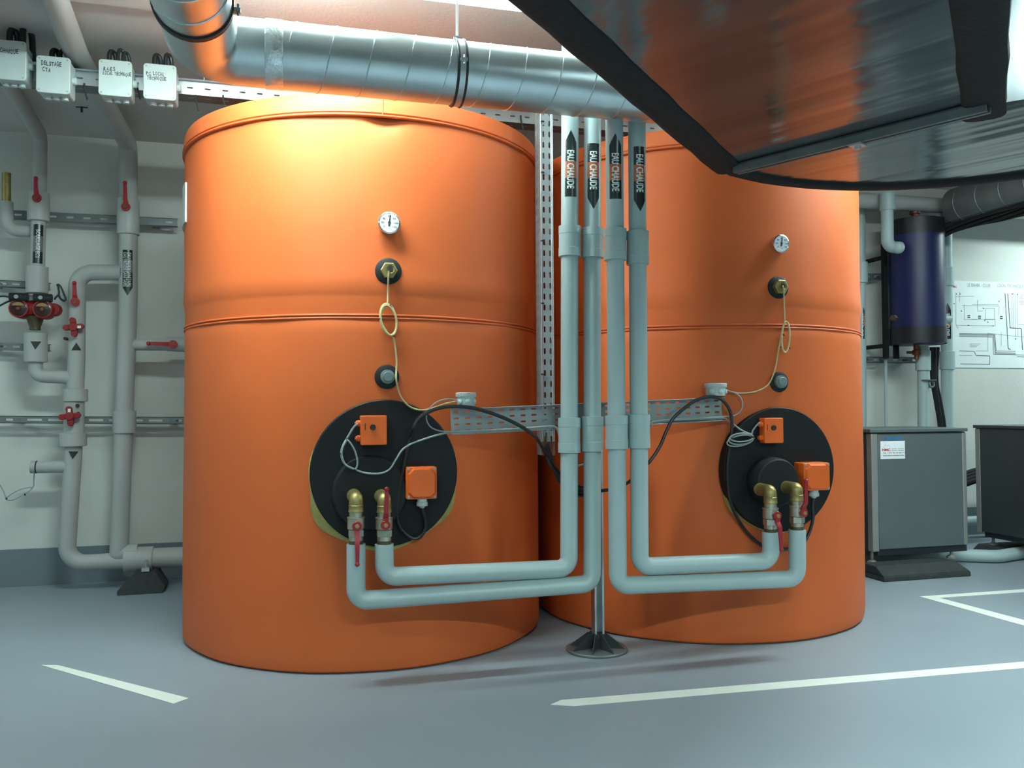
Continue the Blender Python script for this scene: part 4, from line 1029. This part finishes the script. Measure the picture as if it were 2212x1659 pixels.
tri(pa, [(61, 739), (81, 739), (70, 757)], wp((77, 720)), wp((77, 783)), 0.060)
# the red twin unit
c0 = wp((76, 668), YP)
tw = part('twin_pump', MB().sphere(c0, 0.06, 20, 12, (1.5, 1.0, 0.85)), m_redcast, pa, 'red twin-headed cast housing')
for px, py in ((40, 666), (92, 668)):
    q = wp((px, py), YP-0.07)
    part('pump_head', MB().lathe([(0.046, 0), (0.049, 0.004), (0.052, 0.03), (0.05, 0.09)], q, EY, 28), m_redcast, tw)
    lens = part('sight_lens', MB().lathe([(0.044, -0.002), (0.034, -0.006), (0.008, -0.007)], q, EY, 28, cap0=False), m_lens, tw)
    arcp = [q-EY*0.0085+EX*0.034*math.cos(math.radians(a))+EZ*0.034*math.sin(math.radians(a)) for a in range(25, 156, 10)]
    part('lens_window', MB().prism(arcp, -EY*0.002), m_glass, tw)
    part('lens_rim', MB().torus(q-EY*0.002, EY, 0.046, 0.004, 28, 8), m_redcast, tw)
    part('lens_hub', MB().lathe([(0.009, -0.012), (0.011, -0.006)], q, EY, 16), m_copper, tw)
    k = wp((px+3, py-24), YP-0.065)
    part('cable_plug', MB().cyl(k-EX*0.05, k+EX*0.04, 0.024, n=14), m_cable, tw, 'black connector with a grey dot')
    part('plug_dot', MB().cyl(k-EX*0.012-EY*0.023, k-EX*0.012-EY*0.026, 0.011, n=16), m_grey, tw)
part('pump_head', MB().lathe([(0.03, 0), (0.036, 0.01), (0.036, 0.05)], wp((115, 668), YP-0.03), EY, 20), m_redcast, tw)
part('valve_neck', MB().lathe([(0.048, 0), (0.036, 0.035), (0.028, 0.06), (0.029, 0.075)], wp((76, 684)), -EZ, 24), m_bronze, pa)
k = wp((110, 646), YP-0.06)
cable('pump_cable', 'black cable with a raised loop at the right of the red twin valve', 'cable', [k+EX*0.02]+[wp(q, YP-0.05) for q in ((120, 643), (127, 635), (126, 622), (124, 615), (130, 618), (138, 635), (142, 646), (138, 650), (131, 645), (127, 638))], 0.0055, m_cableb, group='black pump cables')
cable('pump_cable', 'black cables leaving the red twin valve towards the left edge', 'cable', [wp((22, 642), YP-0.06)]+[wp(q, YP-0.04) for q in ((8, 640), (-10, 642), (-30, 650))], 0.0055, m_cable, group='black pump cables',
      extra=[(catmull([wp(q, YP-0.05) for q in ((30, 649), (16, 652), (0, 660), (-20, 670))]), 0.0055)])
# small elbow at the frame edge with a brass stub
pe = thing('insulated_pipe', 'short grey elbow at the left edge with a brass stub on top', 'insulated pipe', wp((15, 500)), 'grey pipes on the wall at left')
part('pipe', MB().tube(fillet([wp((14, 436), YP+0.05), wp((15, 497), YP+0.05), wp((80, 500), YP+0.05)], 0.06, 10), 0.034, 24), m_pipeL, pe)
part('brass_stub', MB().cyl(wp((14, 374), YP+0.05), wp((14, 440), YP+0.05), 0.023, n=20), m_brass, pe)
# rubber foot under the floor run
fz = pZ(252, 1287, 0); fz2 = pZ(352, 1280, 0)
ft = thing('rubber_support', 'black rubber block on the floor under the pipe run at left', 'rubber support', ((fz.x+fz2.x)/2, fz.y+0.09, 0))
w0, w1 = fz.x, fz2.x; yy = fz.y; zt = 0.115
part('rubber_block', MB().prism([(w0, yy, 0), (w1, yy, 0), (w1+0.01, yy+0.02, 0.03), (w1-0.05, yy+0.06, zt), (w0+0.085, yy+0.06, zt), (w0+0.002, yy, 0.025)], (0, 0.16, 0)), m_foot, ft, bevel=0.004)
cxx = (w0+w1)/2+0.02
part('foot_clip', MB().box(cxx-0.02, cxx+0.02, yy+0.05, yy+0.09, zt, zt+0.02).cyl((cxx, yy+0.09, zt), (cxx, yy+0.09, zt+0.06), 0.008, n=10), m_galv, ft)
# ceiling anchor left behind
q = pZ(176, 296, 2.6) if False else pY(176, 296, 4.9); q.z = CZ
solo('ceiling_hook', MB().cyl(q, q-EZ*0.03, 0.006, n=10).cyl(q-EX*0.03-EZ*0.004, q+EX*0.03-EZ*0.004, 0.003, n=8), m_ink, 'small dark anchor left in the ceiling above the left pipes', 'ceiling anchor')

# ================================================================== RIGHT SIDE
YV = 5.12
c = pY(1979, 600, YV); zt = pY(1979, 478, YV).z; zb = pY(1979, 744, YV).z; rv = 0.192
vs_ = thing('buffer_vessel', 'dark blue upright pressure vessel on the wall at right', 'pressure vessel', (c.x, YV, zb))
o = Vector((c.x, YV, zb)); hh = zt-zb
part('vessel_shell', MB().lathe([(rv-0.02, 0), (rv, 0.01), (rv, hh-0.01), (rv-0.02, hh)], o, EZ, 48), m_blue, vs_)
part('dark_band', MB().lathe([(rv+0.003, 0.0), (rv+0.003, hh*0.13)], o, EZ, 48, cap0=False, cap1=False), m_bluedk, vs_)
part('dark_band', MB().lathe([(rv+0.003, hh*0.87), (rv+0.003, hh-0.004), (rv*0.9, hh+0.003), (0.02, hh+0.006)], o, EZ, 48, cap0=False), m_bluedk, vs_)
part('top_neck', MB().lathe([(0.022, 0), (0.022, 0.05), (0.036, 0.052), (0.036, 0.10), (0.03, 0.108)], o+EZ*hh, EZ, 20), m_copper, vs_)
part('drain_valve', MB().lathe([(0.02, 0), (0.02, 0.04), (0.03, 0.045), (0.03, 0.075), (0.016, 0.08), (0.016, 0.11)], o-EX*0.01, -EZ, 16).cyl(o-EX*0.01-EZ*0.06, o-EX*0.09-EZ*0.06, 0.01, n=10), m_copper, vs_)
q = pY(1933, 687, YV-rv*0.7); part('port_nut', MB().lathe([(0.022, 0), (0.022, 0.03)], q, (q-o)-EZ*((q-o).z), 6), m_bronze, vs_, ang=20)
wf = MB().box(o.x-rv-0.02, o.x-rv+0.012, YV+0.08, YV+0.11, zb-0.10, zb+hh*0.82).box(o.x-rv+0.07, o.x-rv+0.10, YV+0.08, YV+0.11, zb-0.10, zb+0.02)
for zz in (zb-0.02, zb+hh*0.7): wf.box(o.x-rv-0.01, o.x-rv+0.005, YV+0.11, WY, zz, zz+0.03)
part('wall_frame', wf, m_black, vs_, smooth=False)
q = pY(2037, 690, YV-0.05); part('side_port', MB().lathe([(0.03, 0), (0.03, 0.05), (0.02, 0.06)], Vector((o.x+rv-0.01, YV-0.06, q.z)), EX, 20), m_pipe, vs_)
YQ = 5.28
def bgp(name, label, pts, r, m=m_pipe, Y=YQ, fr=0.06):
    P = [pY(x, y, Y) for x, y in pts]
    t = thing(name, label, 'insulated pipe', P[-1], 'pipes on the wall at right')
    part('pipe', MB().tube(fillet(P, fr, 8) if len(P) > 2 else P, r, 24), m, t)
    return t
def toF(x, Y, z=0.0):
    d = ray(x, 900); p = CAM+d*(Y/d.y); p.z = z; return p
t = bgp('insulated_pipe', 'grey pipe just beside the right tank, with a dark upward arrow', [(1858, 425), (1862, 1100)], 0.036, Y=YQ)
wsl = [(1860, 566, 610)]
wsleeve(t, 1860, 566, 612, 0.047, YQ, m_pipe)
flow_label(t, pY(1860, 500, YQ), pY(1861, 900, YQ), 0.036, (1862, 655), 672, 733, 'EAU CHAUDE', (726, 678), (682, 705), YQ, True, 0.0, 0.024, down=False, band_mat=m_lorange)
t = bgp('insulated_pipe', 'grey pipe bending into the left of the blue vessel', [(1916, 420), (1917, 533), (1945, 535)], 0.042, Y=5.0, fr=0.05)
part('pipe_end', MB().sphere(pY(1940, 535, 4.97), 0.044, 18, 10), m_pipe, t)
part('coupling_sleeve', MB().cyl(pY(1916, 418, 5.0), pY(1917, 455, 5.0)+EX*0, 0.052, n=24), m_pipe, t)
t = bgp('insulated_pipe', 'slim pale conduit rising left of the blue vessel', [(1911, 545), (1916, 1180)], 0.012, Y=YQ+0.02)
for y in (598, 776): part('pipe_clip', MB().torus(pY(1912, y, YQ+0.02), EZ, 0.016, 0.006, 16, 6).cyl(pY(1912, y, YQ+0.02), pY(1912, y, WY), 0.006, n=8), m_galvd, t)
t = bgp('insulated_pipe', 'grey pipe running down from under the blue vessel', [(1994, 748), (1996, 1180)], 0.040, Y=5.14)
part('coupling_sleeve', MB().cyl(pY(1994, 758, 5.14), pY(1994, 800, 5.14), 0.052, n=24), m_pipe, t)
q = pY(2012, 830, 5.1); part('pipe_clip', MB().torus(q, EY, 0.022, 0.008, 20, 8).box(q.x-0.07, q.x+0.03, q.y-0.02, q.y+0.02, q.z+0.026, q.z+0.034), m_galvd, t)
t = bgp('insulated_pipe', 'grey pipe between the blue vessel and the poster, with a dark upward arrow', [(2120, 405), (2043, 449), (2044, 480), (2047, 1180)], 0.042, Y=YQ, fr=0.05)
wsleeve(t, 2045, 578, 619, 0.052, YQ, m_pipe); wsleeve(t, 2046, 759, 799, 0.054, YQ, m_pipe)
flow_label(t, pY(2044, 500, YQ), pY(2046, 900, YQ), 0.042, (2047, 655), 672, 733, 'EAU CHAUDE', (726, 678), (684, 706), YQ, True, 0.006, 0.026, down=False)
wrail('wall_rail', 'short slotted steel rail left of the blue vessel, upper of two', pY(1862, 597, 5.36), pY(1925, 597, 5.36), 0.046, 0.03, 3, (0.05, 0.016))
wrail('wall_rail', 'short slotted steel rail below the blue vessel, lower of two', pY(1862, 777, 5.36), pY(1985, 778, 5.36), 0.046, 0.03, 6, (0.05, 0.016))
hb = thing('hose_bundle', 'black hoses hanging below the blue vessel at right', 'hose bundle', pY(2025, 920, 5.2))
for i, (x0, x1, x2) in enumerate(((2018, 2018, 2032), (2026, 2023, 2040), (2012, 2014, 2030))):
    part('hose', MB().tube(catmull([pY(x0, 750, 5.2), pY(x1, 820, 5.2), pY((x1+x2)/2, 870, 5.2), pY(x2, 925, 5.2), pY(x2+2, 1010, 5.2)]), 0.014 if i else 0.018, 10), m_foamblk, hb)
# poster
pz0, pz1 = pY(2056, 794, WY).z, pY(2056, 606, WY).z; px0 = pY(2046, 700, WY).x; px1 = px0+1.42
ps = thing('wall_plan', 'white technical plan sheet pinned on the wall at right', 'plan sheet', (px0, WY-0.004, pz0))
part('sheet', MB().box(px0, px1, WY-0.005, WY-0.002, pz0, pz1), m_paper, ps, smooth=False)
yp = WY-0.0058
tx = MB()
q = pY(2090, 619, yp); q2 = pY(2139, 618, yp); flat_text(tx, 'LE BAHIA - CLUB', q, EX, EZ, q2.x-q.x, 0.028)
q = pY(2154, 620, yp); q2 = pY(2211, 622, yp); flat_text(tx, 'LOCAL TECHNIQUE', q, EX, EZ, q2.x-q.x, 0.028)
part('lettering', tx, m_inkg, ps, smooth=False)
hl = MB(); q = pY(2054.5, 621, yp); flat_text(hl, 'HMC', q, EX, EZ, 0.055, 0.014, 0.03); part('logo_lettering', hl, m_redink, ps, smooth=False)
ln = MB(); lg = MB()
def seg(mb, a, b, w=0.0035):
    A, B = pY(*a, yp), pY(*b, yp); d = (B-A).normalized(); s = d.cross(EY)*w/2
    mb.add([A-s, B-s, B+s, A+s], [(0, 1, 2, 3)])
def pl(mb, P, w=0.0035):
    for a, b in zip(P, P[1:]): seg(mb, a, b, w)
pl(lg, [(2065, 632), (2065, 700), (2070, 710)]); pl(lg, [(2073, 630), (2073, 652)]); pl(lg, [(2065, 640), (2104, 640)]); pl(lg, [(2078, 660), (2158, 661), (2158, 680)])
pl(lg, [(2083, 657), (2083, 690), (2110, 690)]); pl(lg, [(2112, 648), (2112, 672), (2123, 672)]); pl(lg, [(2100, 658), (2157, 658)]); pl(lg, [(2068, 703), (2150, 704), (2150, 690), (2100, 690)])
pl(lg, [(2129, 668), (2129, 690), (2148, 690), (2148, 666), (2123, 666)]); pl(lg, [(2134, 720), (2212, 728)]); pl(lg, [(2134, 718), (2134, 758), (2108, 758)]); pl(lg, [(2163, 716), (2163, 748)])
pl(lg, [(2186, 634), (2186, 706)]); pl(lg, [(2189, 634), (2190, 712)]); pl(lg, [(2193, 634), (2194, 728)]); pl(lg, [(2198, 634), (2199, 728)])
pl(ln, [(2072, 758), (2104, 759), (2109, 768), (2138, 769), (2138, 787), (2075, 786)], 0.0042); pl(lg, [(2072, 768), (2100, 768)])
pl(ln, [(2171, 634), (2178, 753), (2183, 755)], 0.006); pl(ln, [(2177, 634), (2182, 708), (2206, 710), (2209, 756)], 0.006)
pl(lg, [(2072, 723), (2147, 724), (2150, 762), (2194, 764)], 0.014); pl(ln, [(2072, 720.5), (2149, 721.5), (2152, 758), (2194, 759)]); pl(ln, [(2072, 727), (2145, 728), (2146, 765), (2212, 767)])
for x, y in ((2090, 682), (2113, 683), (2160, 684)): pl(ln, [(x, y), (x+6, y)], 0.008); pl(ln, [(x, y+4), (x+6, y+4)], 0.008)
for x, y in ((2066, 635), (2074, 635), (2061, 656), (2077, 672), (2124, 666), (2127, 692), (2134, 696), (2145, 704), (2092, 703), (2158, 651), (2187, 635), (2198, 636), (2194, 732)): pl(ln, [(x-1, y), (x+1, y)], 0.008)
for k in range(8): pl(lg, [(2203, 636+3*k), (2212, 636.4+3*k)])
for k in range(3): pl(lg, [(2095, 743+3*k), (2118-4*k, 743+3*k)])
pl(lg, [(2200, 700), (2212, 701)]); pl(ln, [(2197, 770), (2212, 771)])
part('plan_lines', ln, m_ink, ps, smooth=False); part('plan_lines', lg, m_inkg, ps, smooth=False)

# grey cabinets
def cabinet(x0, x1, y0, y1, z0, z1, label, m, edges=True):
    t = thing('heat_pump_cabinet', label, 'machine cabinet', ((x0+x1)/2, (y0+y1)/2, z0), 'grey machine cabinets at right')
    part('front_panel', MB().box(x0+0.05, x1-0.03, y0, y0+0.02, z0, z1-0.03), m, t, bevel=0.004)
    part('cabinet_body', MB().box(x0+0.002, x1-0.002, y0+0.006, y1, z0, z1-0.024), m_unit2, t, bevel=0.003)
    part('corner_post', MB().box(x0, x0+0.045, y0-0.004, y0+0.04, z0-0.01, z1-0.028), m_unite, t, bevel=0.003)
    part('corner_post', MB().box(x1-0.03, x1, y0-0.003, y0+0.04, z0, z1-0.028), m_unite, t, bevel=0.006)
    part('top_panel', MB().box(x0-0.012, x1+0.006, y0-0.012, y1, z1-0.022, z1), m, t, bevel=0.004)
    part('base_frame', MB().box(x0+0.06, x1+0.02, y0+0.03, y1, z0-0.045, z0-0.002), m_unit2, t, bevel=0.003)
    for xx in (x0+0.03, x1-0.085):
        part('levelling_foot', MB().cyl((xx, y0+0.045, z0-0.08), (xx, y0+0.045, z0+0.002), 0.010, n=12).lathe([(0.03, 0), (0.03, 0.008), (0.014, 0.02)], (xx, y0+0.045, z0-0.085), EZ, 16), m_unite, t)
    return t
yu = 4.30
A = pY(1885, 1188, yu); B = pY(2086, 924, yu); zbase = 0.155
u1 = cabinet(A.x, B.x, yu, yu+0.5, zbase, B.z, 'grey steel cabinet beside the right tank, with a white sticker', m_unit)
# sticker on it
S0 = pY(1902, 992, yu-0.001); S1 = pY(1954, 952, yu-0.001)
stx = part('sticker', MB().box(S0.x, S1.x, yu-0.0025, yu-0.0005, S0.z, S1.z), m_paper, u1, 'white sticker with red lettering', smooth=False)
ys = yu-0.0031; w_, h_ = S1.x-S0.x, S1.z-S0.z
sp2 = lambda u, v: Vector((S0.x+w_*u, ys, S0.z+h_*v))
mb = MB(); flat_text(mb, 'HMC', sp2(0.06, 0.45), EX, EZ, w_*0.34, h_*0.13, 0.04); part('logo_lettering', mb, m_redink, stx, smooth=False)
mb = MB(); flat_text(mb, 'Tél. +377 93 50 46 31', sp2(0.09, 0.30), EX, EZ, w_*0.87, h_*0.075, 0.01); flat_text(mb, 'www.hmc-monaco.com', sp2(0.09, 0.16), EX, EZ, w_*0.87, h_*0.075, 0.015)
part('lettering', mb, m_ink, stx, smooth=False)
mb = MB()
def sline(P, w=0.0012):
    for (a, b), (c_, d) in zip(P, P[1:]):
        A_, B_ = sp2(a, b), sp2(c_, d); dd = (B_-A_).normalized(); s = dd.cross(EY)*w/2; mb.add([A_-s, B_-s, B_+s, A_+s], [(0, 1, 2, 3)])
sline([(0.09, 0.62), (0.17, 0.70), (0.20, 0.84), (0.205, 0.86), (0.21, 0.76), (0.26, 0.70), (0.30, 0.73), (0.33, 0.79), (0.38, 0.68), (0.40, 0.62)])
for v in (0.56, 0.47):
    sline([(0.44, v), (0.66, v)], 0.004); sline([(0.70, v), (0.96, v)], 0.004)
part('logo_drawing', mb, m_inkg, stx, smooth=False)
S2 = pY(1913, 951, yu); S3 = pY(1945, 943, yu)
part('blue_badge', MB().box(S2.x, S3.x, yu-0.002, yu-0.0003, S2.z, S3.z), m_sticker, u1, smooth=False)
# its rubber sleepers
def sleeper(x0, x1, y0, d, label):
    solo('rubber_sleeper', MB().prism([(x0, y0, 0), (x0, y0, 0.03), (x0+0.0, y0+0.05, 0.085), (x0, y0+d-0.04, 0.085), (x0, y0+d, 0.03), (x0, y0+d, 0)], (x1-x0, 0, 0)), m_foot, label, 'rubber sleeper', 'rubber sleepers under the cabinets', bevel=0.006, smooth=False)
q0, q1 = pZ(1910, 1258, 0), pZ(2116, 1249, 0)
sl = MB(); x0, x1, y0 = q0.x, q1.x, q0.y
zt_ = 0.08
b4 = [(x0, y0, 0), (x1, y0, 0), (x1, y0+0.26, 0), (x0-0.0, y0+0.26, 0)]
m4 = [(x0+0.002, y0+0.002, 0.03), (x1-0.002, y0+0.002, 0.03), (x1-0.002, y0+0.258, 0.03), (x0+0.002, y0+0.258, 0.03)]
t4 = [(x0-0.0, y0+0.07, zt_), (x1-0.045, y0+0.07, zt_), (x1-0.045, y0+0.2, zt_), (x0+0.0, y0+0.2, zt_)]
sl.hexa(b4, m4); sl.hexa(m4, t4)
solo('rubber_sleeper', sl, m_foot, 'dark rubber sleeper under the stickered grey cabinet', 'rubber sleeper', 'rubber sleepers under the cabinets', bevel=0.006, smooth=False)
# second cabinet: its left flank faces the camera
f0 = pZ(2112, 1146, 0.16)
u2 = thing('heat_pump_cabinet', 'dark grey steel cabinet cut off by the right frame edge', 'machine cabinet', (f0.x+0.3, 4.2, 0.16), 'grey machine cabinets at right')
zt2 = CAM.z+(pY(2112, 918, f0.y).z-CAM.z)
part('cabinet_body', MB().box(f0.x, f0.x+0.65, 3.55, f0.y, 0.16, zt2-0.02), m_unit2, u2, bevel=0.004)
part('top_panel', MB().box(f0.x-0.012, f0.x+0.66, 3.54, f0.y+0.012, zt2-0.02, zt2), m_unit2, u2, bevel=0.003)
part('corner_post', MB().box(f0.x-0.004, f0.x+0.02, f0.y-0.035, f0.y+0.004, 0.15, zt2-0.024), m_unite, u2, bevel=0.004)
part('base_frame', MB().box(f0.x+0.04, f0.x+0.62, 3.56, f0.y-0.02, 0.12, 0.16), m_unit2, u2)
for yy_ in (f0.y-0.06,):
    part('levelling_foot', MB().cyl((f0.x+0.07, yy_, 0.075), (f0.x+0.07, yy_, 0.125), 0.010, n=12).lathe([(0.03, 0), (0.03, 0.008), (0.014, 0.02)], (f0.x+0.07, yy_, 0.068), EZ, 16), m_unite, u2)
sl = MB(); xx = f0.x-0.02; ya_, yb_ = f0.y-0.20, f0.y+0.06
b4 = [(xx, ya_, 0), (xx+0.66, ya_, 0), (xx+0.66, yb_, 0), (xx, yb_, 0)]; t4 = [(xx+0.03, ya_+0.05, 0.07), (xx+0.63, ya_+0.05, 0.07), (xx+0.63, yb_-0.05, 0.07), (xx+0.03, yb_-0.05, 0.07)]
sl.hexa(b4, t4); solo('rubber_sleeper', sl, m_foot, 'dark rubber sleeper under the cabinet at the right frame edge', 'rubber sleeper', 'rubber sleepers under the cabinets', bevel=0.006, smooth=False)
# pipes along the floor behind the cabinets
yfp = 5.0
z0 = pY(2150, 1200, yfp).z
fp = thing('floor_pipe', 'white pipe lying on the floor between the two grey cabinets', 'floor pipe', (4.3, 4.4, 0.0), 'white floor pipes')
ga, gb = pZ(2112, 1209, 0.042), pZ(2212, 1193, 0.042); gd = (gb-ga).normalized()
part('pipe', MB().tube(fillet([(ga.x-0.75, 4.60, 0.042), (ga.x-0.10, 4.60, 0.042), ga+gd*0.22, gb+gd*1.2], 0.12, 8), 0.041, 24), m_pipe, fp)
fp = thing('floor_pipe', 'white pipe lying along the wall foot behind the grey cabinets', 'floor pipe', (4.2, 5.3, 0.0), 'white floor pipes')
part('pipe', MB().cyl((3.6, 5.3, 0.13), (7.6, 5.3, 0.13), 0.04, n=24), m_pipe, fp)
for xx in (4.6, 6.4): part('pipe_saddle', MB().box(xx-0.03, xx+0.03, 5.26, 5.34, 0, 0.1), m_foot, fp)
hc = thing('hose_coil', 'black hose coil between the two grey cabinets', 'hose coil', pY(2100, 1045, 5.1))
for k in range(4):
    q = pY(2104, 1018+7*k, 5.1-0.02*k); part('hose', MB().tube(catmull([q-EX*0.35+EY*0.06, q-EX*0.12-EZ*0.02, q, q+EX*0.12+EZ*0.015, q+EX*0.4+EY*0.05], 6), 0.022, 10), m_foamblk, hc)

# cable ladder running out from the wall above the plan
z_ = pY(2043, 497, 5.2).z
X_ = pY(2043, 497, 5.2).x
lt = thing('cable_tray', 'perforated cable tray with black cables, running out from the wall at right', 'cable tray', (X_, 4.5, z_))
part('tray_base', MB().perf((X_-0.0, 3.3, z_), (0, 1, 0), (-1, 0, 0), 24, 2, 1.98/24, 0.1, 0.03, 0.01, 0.002), m_galvd, lt, smooth=False)
part('tray_lip', MB().perf((X_-0.2, 3.3, z_), (0, 1, 0), (0, 0, 1), 24, 1, 1.98/24, 0.055, 0.03, 0.01, 0.002), m_galvd, lt, smooth=False)
part('tray_lip', MB().perf((X_-0.0, 3.3, z_), (0, 1, 0), (0, 0, 1), 24, 1, 1.98/24, 0.055, 0.03, 0.01, 0.002), m_galvd, lt, smooth=False)
for k in range(5):
    part('black_cable', MB().tube(catmull([(X_-0.17+0.035*k, 3.3+0.33*i, z_-0.03-0.02*math.sin(i*1.3+k)-(0.05 if i == 6 else 0)) for i in range(7)], 6), 0.015, 8), m_foamblk, lt)
# round duct at the top right
p0 = pY(2052, 428, 4.9)
rd = thing('round_air_duct', 'grey round duct under the ceiling at the right edge', 'air duct', (p0.x, 4.9, p0.z-0.13))
e0 = Vector((p0.x+0.10, 4.95, 2.46)); e1 = Vector((p0.x+0.12, 3.2, 2.46))
part('straight_duct', MB().cyl(e0, e1, 0.13, n=40), m_galvd, rd)
for k in range(9): part('seam_rib', MB().torus(e0+(e1-e0)*(0.06+0.11*k), EY, 0.131, 0.004, 40, 6), m_galvd, rd)
# pipe along the wall under the ceiling at right
cp = thing('ceiling_pipe', 'grey pipe along the top of the wall above the blue vessel', 'ceiling pipe', (3.6, 5.12, 2.47))
part('pipe', MB().cyl((2.6, 5.1, 2.50), (7.5, 5.1, 2.50), 0.055, n=24), m_pipeL, cp)
